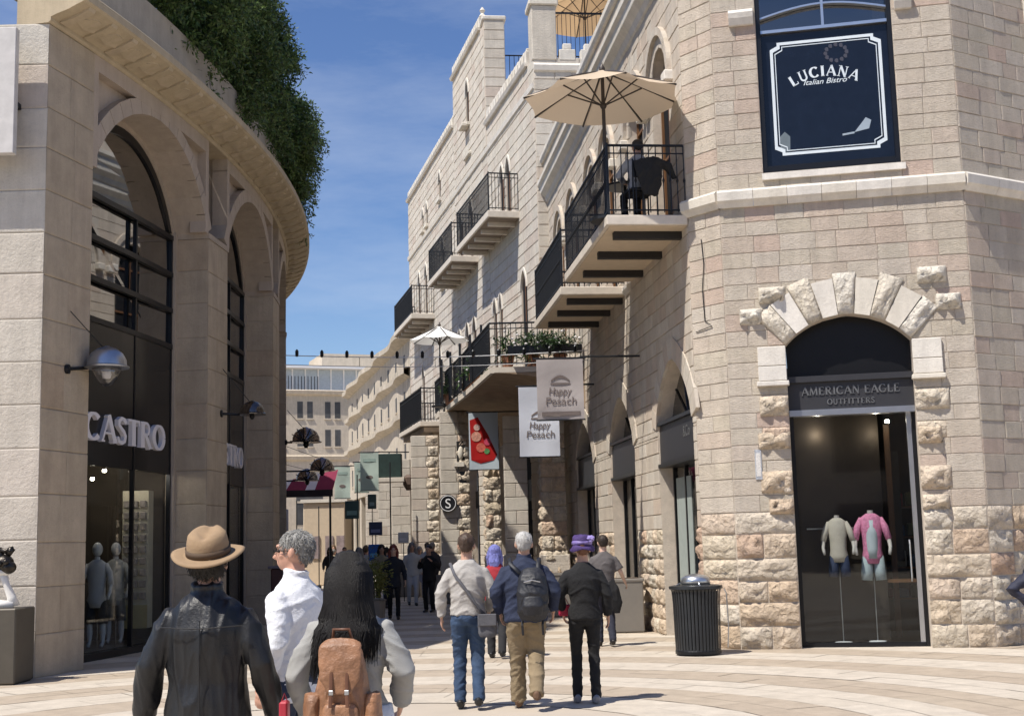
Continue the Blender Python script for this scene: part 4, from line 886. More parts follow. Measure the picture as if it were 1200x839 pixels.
def leaves(blobs,n,size,rng,droop=.3,m=0):
    """leaf sprays: small pointed faces on short twigs spread through the blobs' volume"""
    vs=[];fs=[]
    tot=sum(b[1][0]*b[1][1]*b[1][2] for b in blobs)
    for c,r in blobs:
        k=int(n*r[0]*r[1]*r[2]/tot)
        for _ in range(k):
            d=Vector((rng.gauss(0,1),rng.gauss(0,1),rng.gauss(0,1))).normalized(); q=rng.random()**.45
            if noise.noise(Vector(c)*.7+d*2.3)>.12 and q>.55: q*=.6
            if noise.noise(Vector(c)*3+d*3.1*q)>.22: continue
            base=Vector((c[0]+d.x*r[0]*q,c[1]+d.y*r[1]*q,c[2]+d.z*r[2]*q))
            t=(d*.8+Vector((rng.gauss(0,.5),rng.gauss(0,.5),rng.gauss(0,.5)-droop))).normalized(); 
            for j in range(5):
                p=base+t*size*j*.55; ax=Vector((rng.gauss(0,1),rng.gauss(0,1),rng.gauss(0,1))).normalized(); dr=(t+ax*.9).normalized(); sd=dr.cross(ax).normalized()
                L=size*rng.uniform(.7,1.3); w_=L*.2; i0=len(vs)
                vs+= [p,p+dr*L*.5+sd*w_,p+dr*L,p+dr*L*.5-sd*w_]; fs.append((i0,i0+1,i0+2,i0+3))
    b=MB(); b.v=[tuple(v) for v in vs]; b.f=fs; return b
def shrub(lab,blobs,n,size,seed,grp=None,m=0):
    rng=random.Random(seed); c=blobs[0][0]; t=thing('hanging_shrub',lab,'shrub',(c[0],c[1],10.3),grp)
    for k in range(3): leaves(blobs,n//3,size,random.Random(seed*7+k)).build('foliage',LEAF[(m+k)%4],t,fix=False,kind='stuff')
    tr=[]; tb=MB()   # loose trailing sprays
    for k in range(110):
        bl=blobs[rng.randrange(len(blobs))]; d=Vector((rng.gauss(.6,.7),rng.gauss(0,.8),rng.gauss(0,.7))).normalized(); p=Vector(bl[0])+Vector((d.x*bl[1][0],d.y*bl[1][1],d.z*bl[1][2]))*.85; v=(d+Vector((0,0,.3)))*.09; pts=[p.copy()]
        for q in range(rng.randint(3,7)):
            v.z-=.028; v*=.96; p=p+v; pts.append(p.copy())
            for _ in range(3): tr.append(((p.x,p.y,p.z),(.05,.05,.05)))
        tb.tube(pts,[.008]+[.004]*(len(pts)-1),3,caps=False)
    leaves(tr,len(tr)*3,size*.8,rng).build('trailing_foliage',LEAF[3],t,fix=False,kind='stuff'); tb.build('trailing_stem',STEM,t,kind='stuff',fix=False)
    b=MB()
    for k in range(9):
        bl=blobs[k%len(blobs)]; e=(bl[0][0]+rng.uniform(-.4,.4),bl[0][1]+rng.uniform(-.5,.5),bl[0][2]+rng.uniform(-.3,.5))
        b.tube([(c[0]-.5,c[1]+rng.uniform(-.6,.6),10.9),((c[0]+e[0])/2,(c[1]+e[1])/2,(11+e[2])/2+.4),e],[.04,.03,.012],5)
    b.build('stem',STEM,t); return t
def ab(y,o,z,rx,ry,rz): p=FA.P(sy(y),o,z); return ((p[0],p[1],z),(rx,ry,rz))
G_='shrubs hanging from the store roof'
shrub('bushy dark green shrub hanging over the store roof nearest the viewer',[ab(21.80,-0.35,12.90,.9,1.4,1.5),ab(21.20,-0.30,12.00,.7,.9,1.1),ab(23.00,-0.10,11.70,.65,.9,1.2),ab(20.40,-0.60,13.50,.7,.8,1.2)],9000,.11,1,G_,0)
shrub('dark green shrub in the middle of the row over the store cornice',[ab(25.00,-0.25,12.70,.8,1.3,1.5),ab(26.00,-0.10,11.60,.65,1.0,1.0),ab(24.00,-0.20,11.90,.7,.9,1.2),ab(26.60,-0.30,13.50,.6,.9,.9)],9000,.11,2,G_,1)
shrub('dark green shrub on the roof with long sprays reaching over the street',[ab(28.40,-0.15,12.20,.75,1.2,1.3),ab(29.80,0.00,11.50,.75,1.2,.9),ab(27.60,-0.30,13.20,.65,1.1,.9)],8000,.11,3,G_,0)
shrub('lowest farthest shrub trailing down from the store roof against the sky',[ab(31.60,-0.10,11.10,.6,1.1,.8),ab(32.60,-0.05,10.70,.45,.7,.5),ab(30.90,0.20,11.70,.5,.7,.5)],5500,.11,4,G_,1)
# ================================================================= WALL LAMPS
DOME=mat('spun_aluminium_dome',(.40,.42,.46),.32,.85,var=.05); LENS=glass_mat('lamp_lens',(.75,.75,.78),.15,.1); DOMD=glass_mat('smoked_lamp_dome',(.30,.26,.25),.10,.15); 
def dome_lamp(lab,p,wallp,r,dark=False,grp='dome lamps on the left side of the street',tilt=0):
    t=thing('dome_street_lamp',lab,'lamp',p,grp); mm=DOMD if dark else DOME
    MB().lathe(p,[(r*1.12,-.02),(r*1.14,.0),(r,.02),(r*.97,r*.35),(r*.8,r*.68),(r*.5,r*.92),(r*.16,r*1.03),(.03,r*1.08)],24).build('dome',mm,t,smooth=True,auto=40)
    if not dark:
        MB().lathe(p,[(r*.12,-r*1.0),(r*.35,-r*.85),(r*.6,-r*.45),(r*.74,-.03)],18).build('glass_bowl',LENS,t,smooth=True)
        MB().lathe((p[0],p[1],p[2]-r*.4),[(r*.2,-r*.2),(r*.25,0),(r*.2,r*.3)],10).build('bulb',WHITE,t,smooth=True)
    else: MB().lathe((p[0],p[1],p[2]-r*.25),[(r*.1,-r*.2),(r*.22,0),(r*.2,r*.25)],10).build('bulb',DARK,t,smooth=True)
    MB().tube([wallp,(p[0]-r*1.0,p[1]-.02,p[2]-.01)],.025,6).build('arm',IRON,t); MB().lathe(wallp,[(.07,-.03),(.07,.02)],10,axis='x').build('wall_plate',IRON,t)
    MB().tube([(wallp[0]+.02,wallp[1],wallp[2]+.85),(p[0]-r*.2,p[1],p[2]+r)],.008,5).build('stay_cable',IRON,t)
    return t
w0=FA.P(sy(19.0),.02,0); dome_lamp('grey dome lamp on the first pier, nearest the viewer, above the shop lettering',(-6.02,19.45,4.40),(w0[0],18.95,4.31),.29)
w0=FA.P(sy(24.9),.02,0); dome_lamp('smaller dark dome lamp on the second pier',(-4.98,25.1,4.22),(w0[0],24.9,4.22),.235,True)
for i,(x,y,z) in enumerate(((-5.45,34.6,4.42),(-5.75,39.5,3.95),(-6.9,44,3.9))):
    w0=FA.P(sy(y),.0,0); t=dome_lamp(('upper of the small fan-ribbed lamps seen past the store','middle of the small fan-ribbed lamps seen past the store','lowest of the small fan-ribbed lamps seen past the store')[i],(x,y,z),(w0[0],y,z),.36,True)
    b=MB()
    for k in range(7):
        a=PI*k/6; b.tube([(x,y-.37,z-.02),(x+.36*math.cos(a),y-.37,z+.36*math.sin(a))],.012,4)
    b.build('fan_rib',IRON,t)
# ================================================================= PARASOLS
def parasol(lab,p,r,zt,ze,z0,cm,pm,n=8,twist=0,parts=True,pole_r=.022):
    t=thing('parasol',lab,'parasol',(p[0],p[1],z0)); x,y=p
    rim=[(x+r*math.cos(twist+2*PI*k/n),y+r*math.sin(twist+2*PI*k/n),ze) for k in range(n)]
    for k in range(n):
        a,c=rim[k],rim[(k+1)%n]; m_=((a[0]+c[0])/2*.985+x*.015,(a[1]+c[1])/2*.985+y*.015,ze+.03)
        b=MB(); N_=5; g=[]
        for i in range(N_+1):
            f=i/N_; 
            for j in range(5):
                q=j/4; e=(a[0]+(c[0]-a[0])*q,a[1]+(c[1]-a[1])*q); sag=-.05*r*math.sin(PI*q)*f*(1-.3*f); pull=1-.05*math.sin(PI*q)*f
                g.append((x+(e[0]-x)*f*pull,y+(e[1]-y)*f*pull,zt+(ze-zt)*f**.92+sag))
        b.add(g,[(i*5+j,i*5+j+1,(i+1)*5+j+1,(i+1)*5+j) for i in range(N_) for j in range(4)])
        b.build('canopy_panel',cm,t,smooth=True)
    zz=ze+(zt-ze)*.35
    for k in range(n):
        MB().tube([(x,y,zt-.03),((x+rim[k][0])/2,(y+rim[k][1])/2,(zt+ze)/2-.045+.04),(rim[k][0],rim[k][1],ze-.02)],.018,5).build('rib',pm,t)
        MB().tube([(x,y,ze-.10),((x+rim[k][0])/2,(y+rim[k][1])/2,(zt+ze)/2-.03)],.014,5).build('strut',pm,t)
    MB().tube([(x,y,z0),(x,y,zt+.05)],pole_r,8).build('pole',pm,t); MB().lathe((x,y,ze-.14),[(.04,0),(.055,.03),(.055,.07),(.03,.1)],10).build('hub',pm,t)
    MB().lathe((x,y,zt),[(.05,0),(.045,.04),(.015,.09),(.005,.13)],8).build('finial',pm,t); MB().lathe((x,y,z0),[(.28,0),(.28,.05),(.05,.09),(.04,.3)],14).build('base',IRON,t)
    return t
def canvas(name,c,tr=.35):
    m=bpy.data.materials.new(name); m.use_nodes=True; nt=m.node_tree; nt.nodes.clear(); o=N(nt,'ShaderNodeOutputMaterial'); d=N(nt,'ShaderNodeBsdfDiffuse'); d.inputs[0].default_value=(*c,1)
    t=N(nt,'ShaderNodeBsdfTranslucent'); t.inputs[0].default_value=(*[q*.95 for q in c],1); x=N(nt,'ShaderNodeMixShader'); x.inputs[0].default_value=tr
    nz=N(nt,'ShaderNodeTexNoise',Scale=5,Detail=4); b=N(nt,'ShaderNodeBump',Strength=.25,Distance=.03); nt.links.new(nz.outputs['Fac'],b.inputs['Height']); nt.links.new(b.outputs[0],d.inputs['Normal'])
    nt.links.new(d.outputs[0],x.inputs[1]); nt.links.new(t.outputs[0],x.inputs[2]); nt.links.new(x.outputs[0],o.inputs[0]); return m
BEIGE=canvas('beige_canvas',(.58,.475,.36),.22); OCH=canvas('ochre_canvas',(.60,.42,.24),.4); WHC=canvas('white_canvas',(.85,.85,.83),.2)
POLE=mat('dark_parasol_frame',(.05,.04,.035),.5,.2)
parasol('large beige parasol with dark ribs over the seated man on the near balcony',(1.60,20.85),1.33,9.30,8.78,6.75,BEIGE,POLE,8,.2,pole_r=.03)
parasol('ochre parasol cut by the top of the frame, on the balustraded house roof',(2.5,38.6),1.75,18.35,17.55,15.3,OCH,POLE,8,.1)
parasol('small white parasol on the long terrace',(-2.2,40.0),.93,8.30,7.85,5.8,WHC,POLE,8,.3)
# ================================================================= BANNERS
def banner(lab,fr,s0,s1,z0,z1,m,wob=.03,seg=10,name='hanging_banner',ph=0):
    t=thing(name,lab,'banner',fr.P((s0+s1)/2,0,z1))
    W=s1-s0; H_=z1-z0
    def off(u,v): return wob*math.sin(u*5+ph+v*2)*(.3+.7*v)+wob*.5*math.sin(v*9+ph)
    fr2=type('W',(),{'side':fr.side,'P':staticmethod(lambda s,o,z:fr.P(s,o+off((s-s0)/W,(z1-z)/H_),z))})
    b=MB(); n=seg; 
    for f in (.0,.012):
        g=[fr2.P(s0+W*i/n,f,z0+H_*j/n) for i in range(n+1) for j in range(n+1)]; b.add(g,[(i*(n+1)+j,(i+1)*(n+1)+j,(i+1)*(n+1)+j+1,i*(n+1)+j+1) for i in range(n) for j in range(n)])
    b.build('cloth',m,t,smooth=True,fix=False)
    MB().tube([fr.P(s0-.06,.006,z1+.02),fr.P(s1+.06,.006,z1+.02)],.018,6).build('top_bar',IRON,t); MB().tube([fr.P(s0-.02,.006,z0-.01),fr.P(s1+.02,.006,z0-.01)],.014,6).build('bottom_bar',IRON,t)
    return t,fr2
GRY=canvas('warm_grey_banner_cloth',(.50,.46,.45),.3); WBN=canvas('white_banner_cloth',(.74,.77,.84),.3); INK=mat('grey_banner_ink',(.16,.13,.12),.8)
F1=Fr((.44,24.0),(1.30,24.0),-1); t,w1=banner('taupe grey holiday banner, upper right of the two hanging by the shop row',F1,0,.85,3.86,4.96,GRY,.02,ph=1)
def banner_print(t,w1,c,zc,k=1):
    b=MB(); b.strip(w1,[(c-.17*k+.34*k*i/8,zc+.22*k+.07*k*math.sin(PI*i/8)) for i in range(9)],[(c-.17*k+.34*k*i/8,zc+.25*k+.09*k*math.sin(PI*i/8)) for i in range(9)],.012,.022); b.box(w1,c-.18*k,c+.18*k,.012,.022,zc+.17*k,zc+.20*k); b.build('printed_emblem',INK,t)
    plain_text(t,w1,'Happy',c-.02,zc-.02,.20*k,.024,INK,width=.42*k,shear=.2); plain_text(t,w1,'Pesach',c,zc-.20*k,.20*k,.024,INK,width=.56*k,shear=.1)
banner_print(t,w1,.43,4.33)
MB().box(w1,.08,.78,.012,.02,3.93,4.0).build('printed_line',INK,t); MB().tube([(1.24,24.0,5.0),(2.35,24.1,5.0)],.02,6).build('support_pole',IRON,t)
F2=Fr((.12,29.0),(1.0,29.0),-1); t,w2=banner('white holiday banner, lower left of the pair by the shop row',F2,0,.88,3.52,5.05,WBN,.02,ph=2)  # one even white cloth colour over the whole banner
banner_print(t,w2,.46,4.15,1.1); MB().tube([(.95,29.0,5.09),(1.8,29.1,5.09)],.02,6).build('support_pole',IRON,t)
REDC=canvas('red_printed_cloth',(.50,.03,.03),.25)
F3=Fr((-1.23,36.0),(-.45,36.0),-1); t,w3=banner('red and white printed banner with a round food picture, under the long terrace',F3,0,.80,3.66,5.2,canvas('pale_blue_cloth',(.60,.68,.74),.25),.008,ph=.5)
b=MB(); b.prism(w3,[(.03,5.0),(.25,5.08),(.52,4.6),(.76,4.05),(.66,3.9),(.3,3.82),(.05,3.92)],.014,.02); b.build('red_print',REDC,t)
for x,z,rr,c_ in ((.2,4.55,.14,(.62,.30,.22)),(.32,4.25,.13,(.55,.12,.08)),(.48,4.15,.08,(.08,.25,.08)),(.22,4.8,.09,(.6,.4,.35)),(.5,4.4,.1,(.5,.05,.1))):
    MB().prism(w3,[(x+rr*math.cos(q*PI/5),z+rr*math.sin(q*PI/5)) for q in range(10)],.03,.036).build('food_print',mat('food_print',c_,.6,var=.5,scale=14),t)
MB().tube([(-.5,36,5.22),(.6,36.1,5.22)],.02,6).build('support_pole',IRON,t)
GBN=canvas('pale_green_banner_cloth',(.58,.68,.62),.35)
for i,(x,y,z0,z1,w_) in enumerate(((-6.8,50,3.5,4.68,.58),(-5.75,47.5,3.6,4.66,.5),(-5.25,45,3.55,4.82,.62))):
    f=Fr((x,y),(x+1,y),-1); t,ww=banner(('lowest left of the three pale green street banners','middle of the three pale green street banners','highest right of the three pale green street banners')[i],f,0,w_,z0,z1,GBN,.015,ph=i)
    MB().prism(ww,[(w_*.5+.12*math.cos(q*PI/5),z0+.45+.06*math.sin(q*PI/5)) for q in range(10)],.014,.022).build('printed_leaf',INK,t); MB().box(ww,.1,w_-.1,.014,.02,z1-.3,z1-.2).build('printed_line',mat('faded_line',(.3,.4,.36),.7),t)
    MB().tube([(x+w_,y,z1+.03),(x+w_+1.0,y+.5,z1+.03)],.02,6).build('support_pole',IRON,t)
# round S sign
t=thing('round_sign','round black sign with a white letter S on the arcade pillar','sign',(-2.0,39.25,2.9))
MB().lathe((-2.0,39.3,2.87),[(.24,-.03),(.26,-.02),(.26,.02),(.24,.03)],24,axis='y').build('disc',mat('black_enamel',(.01,.01,.012),.3),t)
FS=Fr((-3,39.26),(0,39.26),-1); plain_text(t,FS,'S',1.0,2.73,.4,.012,WHITE); b=MB(); b.strip(FS,[(1+.235*math.cos(a*PI/12),2.87+.235*math.sin(a*PI/12)) for a in range(25)],[(1+.215*math.cos(a*PI/12),2.87+.215*math.sin(a*PI/12)) for a in range(25)],-.005,.012); b.build('rim',WHITE,t)
MB().box(ID,-2.03,-1.97,39.3,39.5,2.84,2.90).build('bracket',IRON,t)
# cable with lights across the street
t=thing('light_string','cable with small dark lights slung across the street','cable',(-2,30,6.0))
A=Vector((-5.3,30.5,6.12)); B_=Vector((1.75,30,5.98)); b=MB(); pts=[A.lerp(B_,i/12)+Vector((0,0,-.10*math.sin(PI*i/12))) for i in range(13)]
MB().tube(pts,.011,5).build('cable',mat('pale_cable',(.7,.7,.7),.6),t); MB().tube([p-Vector((0,0,.22)) for p in pts],.009,5).build('cable',mat('pale_cable2',(.6,.6,.6),.6),t)
for i in range(12):
    p=A.lerp(B_,(i+.5)/12)+Vector((0,0,-.1*math.sin(PI*(i+.5)/12))); MB().lathe((p.x,p.y,p.z-.02),[(.03,0),(.04,.05),(.04,.13),(.015,.17)],8).build('light',DARK,t)
for i in (3,6,9):
    p=pts[i]; MB().tube([p,p-Vector((0,0,.22))],.006,4).build('hanger',IRON,t)
# things on the long terrace
POTM=mat('terracotta_pot',(.35,.16,.09),.8); FLW=mat('white_flowers',(.75,.72,.72),.7)
for i,(x,y) in enumerate(((-.1,31.3),(.5,31.3),(1.15,31.3),(-1.0,34.6),(-1.25,36.6),(-1.9,39.2))):
    t=thing('potted_plant',('left potted plant at the near rail of the long terrace','middle potted plant at the near rail of the long terrace','right potted plant at the near rail of the long terrace','dark bushy potted plant a third of the way along the long terrace','potted plant halfway along the long terrace','potted plant beside the white parasol')[i],'potted plant',(x,y,5.78),'potted plants on the long terrace')
    MB().lathe((x,y,5.78),[(.11,0),(.16,.28),(.18,.3),(.15,.32)],12).build('pot',POTM,t)
    rg=random.Random(i); leaves([((x,y,6.28),(.22,.2,.24))],110,.09,rg).build('foliage',LEAF[i%3],t,fix=False,kind='stuff')
    b=MB()
    for k in range(5): b.ell((x+rg.uniform(-.25,.25),y-.2+rg.uniform(-.1,.1),6.35+rg.uniform(-.25,.35)),(.035,.035,.03),n=6,m=4)
    b.build('flowers',FLW,t,kind='stuff')
t=thing('hanging_planter','long dark planter box with white flowers under the second balcony','planter',(1.0,31,6.6))
MB().bbox(ID,-.1,1.65,30.75,30.97,6.05,6.25,.01).build('box',DARK,t); leaves([((.8,30.85,6.35),(.8,.14,.16))],520,.07,random.Random(5)).build('foliage',LEAF[2],t,fix=False,kind='stuff')
b=MB(); rg=random.Random(8)
for k in range(14): b.ell((rg.uniform(-.05,1.6),30.78+rg.uniform(-.06,.02),6.3+rg.uniform(-.1,.2)),(.035,.03,.03),n=6,m=4)
b.build('flowers',FLW,t,kind='stuff')
t=thing('terrace_screen','grey glass windbreak screen leaning along the long terrace','screen',(-1.5,37,5.8))
for k in range(5):
    x=-.75-k*.33; y=32.5+k*1.5; MB().box(ID,x-.02,x+.02,y,y+1.3,5.85,7.0).build('screen_panel',glass_mat('smoked_screen',(.5,.55,.6),.1),t); MB().box(ID,x-.03,x+.03,y-.03,y,5.8,7.05).build('screen_post',IRON,t)
# ================================================================= STREET FURNITURE
def bin_():
    c=(2.56,19.35); t=thing('litter_bin','ribbed dark metal litter bin beside the rough stone base of the corner tower','litter bin',(*c,0))
    MB().lathe((*c,0),[(.31,.02),(.33,.03),(.33,.07),(.31,.09)],32).build('base_ring',DARK,t)
    MB().lathe((*c,0),[(.285,.08),(.30,.90)],32).build('liner',BLACK,t)
    me=None
    for k in range(40):
        a=2*PI*k/40
        if me is None:
            q=MB(); q.tube([(.318,0,.06),(.325,0,.30),(.333,0,.72),(.345,0,.90),(.375,0,.965)],[(.004,.019)]*5,4,upv=(1,0,0)); me=q.mesh('slat'); me.materials.append(mat('graphite_paint',(.035,.038,.042),.38,.4,var=.15))
        o=bpy.data.objects.new('slat',me); COL.objects.link(o); o.parent=t; o.rotation_euler.z=a
    MB().lathe((*c,.93),[(.36,0),(.385,.01),(.385,.05),(.33,.06),(.30,.04),(.28,-.05)],32).build('rim',me.materials[0],t,smooth=True,auto=35)
    MB().lathe((*c,1.0),[(.20,0),(.22,.02),(.20,.09),(.14,.13),(.03,.15)],20).build('ashtray',STEEL,t,smooth=True)
    for k in range(3):
        a=k*2.1+.6; MB().tube([(c[0]+.33*math.cos(a),c[1]+.33*math.sin(a),.96),(c[0]+.2*math.cos(a),c[1]+.2*math.sin(a),1.03)],.012,5).build('ashtray_support',STEEL,t)
    MB().tube([(c[0]+.40,c[1]-.05,.93),(c[0]+.43,c[1]-.05,.86),(c[0]+.44,c[1]-.05,.4),(c[0]+.42,c[1]-.04,.1)],.01,5).build('chain',STEEL,t)
bin_()
PLM=mat('taupe_planter_metal',(.20,.185,.165),.55,.2,var=.06)
def planter(lab,x0,x1,y0,y1,h):
    t=thing('metal_planter',lab,'planter',((x0+x1)/2,(y0+y1)/2,0),'tall metal planters along the shop fronts'); 
    MB().bbox(ID,x0,x1,y0,y1,.02,h,.015).build('box',PLM,t); MB().box(ID,x0+.03,x1-.03,y0+.03,y1-.03,0,.02).build('foot',DARK,t); MB().bbox(ID,x0-.015,x1+.015,y0-.015,y1+.015,h-.05,h+.005,.01).build('rim',PLM,t)
    MB().box(ID,x0+.05,x1-.05,y0+.05,y1-.05,h,h+.012).build('soil',STEM,t)
planter('wide taupe metal planter between the first and second shop fronts',1.62,2.26,24.2,24.85,.96)
planter('taupe metal planter farther along, mostly behind the man with the backpack',.75,1.35,29.8,30.4,.96)
planter('dark planter box by the foot of the S sign pillar',-2.6,-1.3,38.2,38.8,.8)
planter('low planter box between pillars beyond the low balcony',-4.2,-3.2,44.0,44.6,.8)
t=thing('cabinet_stand','dark red stand with a grey top at the foot of the third store pier','stand',(-4.55,26.6,0))
RM=mat('oxblood_lacquer',(.045,.008,.012),.4); MB().bbox(ID,-4.85,-4.28,26.3,26.9,.05,1.28,.02).build('cabinet',RM,t); MB().bbox(ID,-4.9,-4.23,26.25,26.95,1.28,1.33,.01).build('top',mat('grey_top',(.12,.11,.14),.4),t); MB().box(ID,-4.8,-4.33,26.35,26.85,0,.05).build('foot',DARK,t); MB().box(ID,-4.80,-4.33,26.285,26.3,.2,1.15).build('door',RM,t)
# sculpture on its pedestal at the left edge
t=thing('pedestal','brown metal pedestal at the foot of the first store pier','pedestal',(-6.9,17.75,0)); PDM=mat('brown_pedestal_metal',(.10,.088,.07),.5,.3,var=.1)
MB().bbox(ID,-7.4,-6.53,17.45,18.15,.02,.98,.015).build('box',PDM,t); MB().box(ID,-7.37,-6.56,17.48,18.12,0,.02).build('foot',DARK,t); MB().bbox(ID,-7.2,-6.92,17.5,17.9,.98,1.0,.005).build('plate',WHITE,t)
BRZ=mat('dark_bronze',(.045,.04,.035),.3,.8,var=.4,scale=12,bump=.3); WMB=mat('white_marble_figure',(.72,.70,.66),.45,var=.05)
t=thing('sculpture','small abstract sculpture, dark bronze head on white marble legs','sculpture',(-6.8,17.75,1.0))
b=MB(); b.tube([(-6.98,17.75,1.0),(-6.96,17.74,1.12),(-6.9,17.72,1.32),(-6.86,17.72,1.44)],[.10,.075,.05,.07],10); b.tube([(-6.68,17.75,1.0),(-6.70,17.74,1.12),(-6.77,17.72,1.3),(-6.82,17.72,1.44)],[.09,.06,.045,.07],10); b.ell((-6.84,17.72,1.45),(.14,.10,.06)); b.tube([(-7.0,17.7,1.02),(-6.84,17.68,1.03),(-6.66,17.7,1.02)],[.05,.06,.05],8); b.build('marble_body',WMB,t,smooth=True)
b=MB(); b.ell((-6.80,17.72,1.56),(.13,.12,.12)); b.ell((-6.74,17.70,1.51),(.11,.1,.09)); b.ell((-6.86,17.71,1.65),(.07,.07,.07)); b.tube([(-6.86,17.72,1.68),(-6.89,17.72,1.76)],[.035,.05],8); b.tube([(-6.76,17.72,1.66),(-6.70,17.72,1.76)],[.035,.05],8); b.tube([(-6.9,17.72,1.75),(-6.78,17.7,1.72),(-6.68,17.72,1.76)],[.03,.035,.03],8)
b.ell((-6.83,17.60,1.56),(.05,.04,.045)); b.ell((-6.74,17.61,1.58),(.04,.04,.04)); b.build('bronze_head',BRZ,t,smooth=True)
# ================================================================= SHOP WINDOW FIGURES
def mannequin(lab,fr,s,o,z0,k,top,bottom,skin,legs=True,head=False,open_shirt=None):
    t=thing('mannequin',lab,'mannequin',fr.P(s,o,z0)); f=lambda x,y,z:fr.P(s+x*k,o+y*k,z0+z*k)
    q=type('Q',(),{'side':fr.side,'P':staticmethod(f)})
    def T(pts,r,n=10,**kw):
        b=MB(); b.tube([f(*p) for p in pts],[(a[0]*k,a[1]*k) if isinstance(a,tuple) else a*k for a in r],n,upv=Vector(f(1,0,0))-Vector(f(0,0,0)),**kw); return b
    T([(0,0,.62),(0,0,.74),(0,0,.84),(0,.0,1.02),(0,.0,1.2),(0,0,1.34),(0,0,1.41)],[(.15,.11),(.165,.12),(.145,.105),(.15,.105),(.175,.12),(.17,.09),(.07,.06)],16).build('shirt',top,t,smooth=True)
    if open_shirt: T([(0,.035,.70),(0,.035,.85),(0,.04,1.1),(0,.03,1.3)],[(.10,.098),(.10,.09),(.10,.098),(.07,.075)],14).build('undershirt',open_shirt,t,smooth=True)
    for sg in (-1,1):
        T([(sg*.14,0,1.335),(sg*.21,.02,1.19),(sg*.26,.08,1.0)],[.045,.058,.05],10).build('sleeve',top,t,smooth=True); T([(sg*.26,.08,1.0),(sg*.27,.16,.88),(sg*.26,.2,.82),(sg*.25,.22,.76)],[.035,.03,.028,.02],8).build('arm',skin,t,smooth=True)
        T([(sg*.08,0,.74),(sg*.10,.01,.5),(sg*.11,.02,.36)],[.085,.09,.085],10).build('trouser_leg',bottom,t,smooth=True)
        if legs: T([(sg*.11,.02,.4),(sg*.11,0,.2),(sg*.11,.0,.05),(sg*.11,.08,.0)],[.05,.05,.03,.035],8).build('leg',skin,t,smooth=True)
    T([(0,0,1.38),(0,0,1.46)],[.05,.045],8).build('neck',skin,t)
    if head: b=MB(); b.ell((0,0,1.58),(.085,.1,.12),fr=q); b.build('head',skin,t,smooth=True)
    MB().tube([f(.0,-.05,.7),f(.0,-.05,-z0/k+.05)],.008,6).build('stand_pole',STEEL,t); MB().lathe(f(0,-.05,-z0/k+.05),[(.13,0),(.13,.012),(.02,.02)],14).build('stand_base',WHITE,t)
    return t
MSK=mat('mannequin_skin',(.50,.46,.42),.5); 
mannequin('headless shop mannequin in pink check shirt and pale jeans behind the tower door glass',FM,2.0,-.62,.62,.95,mat('pink_check_shirt',(.62,.22,.36),.8,var=.35,scale=26),mat('pale_denim',(.36,.42,.44),.85,var=.15,scale=14),MSK,False,open_shirt=mat('pale_grey_tee',(.45,.5,.53),.85))
mannequin('headless shop mannequin in cream top and dark denim shorts behind the tower door glass',FM,1.5,-.58,.72,.84,mat('cream_knit_top',(.50,.45,.38),.85,var=.15),mat('dark_denim',(.02,.03,.07),.8),MSK,False)
FW=Fr((-8.2,23.6),(-5.8,23.6),-1)
mannequin('white female mannequin at the near end of the left store window',FW,1.18,1.25,.15,1.0,mat('white_tee',(.5,.5,.5),.8),mat('black_skirt',(.03,.03,.03),.8),mat('white_mannequin',(.6,.6,.58),.4),True,True)
mannequin('mannequin in a long pale coat in the left store window',FW,1.22,.35,.15,1.0,mat('pale_coat',(.35,.35,.33),.8,var=.2),mat('grey_trousers',(.10,.1,.1),.8),mat('white_mannequin2',(.5,.5,.5),.4),True,True)
for p_ in ((-6.9,22.4,3.1),(-6.75,23.2,3.1),(-7.6,22.8,3.0),(-6.6,28.6,3.1)): shop_light(p_,7,(1,.9,.78))
t=thing('display_stand','tall cream display stand with rows of small goods in the left store window','display stand',(-6.75,23.8,.1))
MB().box(FW,1.22,1.68,-.32,0,.35,2.75).build('cabinet',mat('cream_cabinet',(.55,.50,.38),.7,var=.1),t); MB().box(FW,1.22,1.68,.0,.03,.35,.75).build('cabinet_base',mat('ochre_panel',(.40,.33,.15),.7),t)
for i in range(9): 
    for j in range(3): MB().bbox(FW,1.25+j*.145,1.36+j*.145,.0,.07,.85+i*.2,.97+i*.2,.01).build('goods',mat('goods',(.25,.22,.2),.6,var=.5,scale=9) if i+j==0 else bpy.data.materials['goods'],t)
for i in range(6):
    p=FA.P(sy(22.0+i*.3),-1.2-.35*(i%3),3.2-.12*(i%3)); t_=MB().lathe(p,[(.03,0),(.04,.03),(.03,.05)],8).build('shop_spot',LAMPM,st)
# ================================================================= FAR STREET CLUTTER
def awn(): 
    t=thing('striped_awning','peaked maroon and white awning above a far stall','awning',(-7.4,48,3.6)); MR=canvas('maroon_canvas',(.25,.05,.09),.3); PL=canvas('lilac_white_canvas',(.7,.68,.75),.4)
    xs=[-9.0,-8.3,-7.6,-7.25,-6.6]; 
    for i,(a,c) in enumerate(zip(xs[:-1],xs[1:])):
        b=MB(); za,zc=4.0+.45*(a+9)/2.4,4.0+.45*(c+9)/2.4; b.add([(a,48,3.75),(c,48,3.75),(c,49.5,zc+.1),(a,49.5,za+.1)],[(0,1,2,3)]); b.build('canopy',(PL,MR)[i%2],t)
    MB().box(ID,-9.0,-6.6,47.95,48.0,3.5,3.75).build('valance',mat('black_valance',(.02,.015,.02),.8),t)
    for x in (-8.9,-6.7): MB().tube([(x,48,0),(x,48,3.7)],.04,6).build('post',IRON,t)
awn()
t=thing('market_kiosk','beige walled kiosk with posters at the far end of the street','kiosk',(-8.5,60,0)); KB=mat('beige_kiosk',(.55,.45,.33),.85,var=.08)
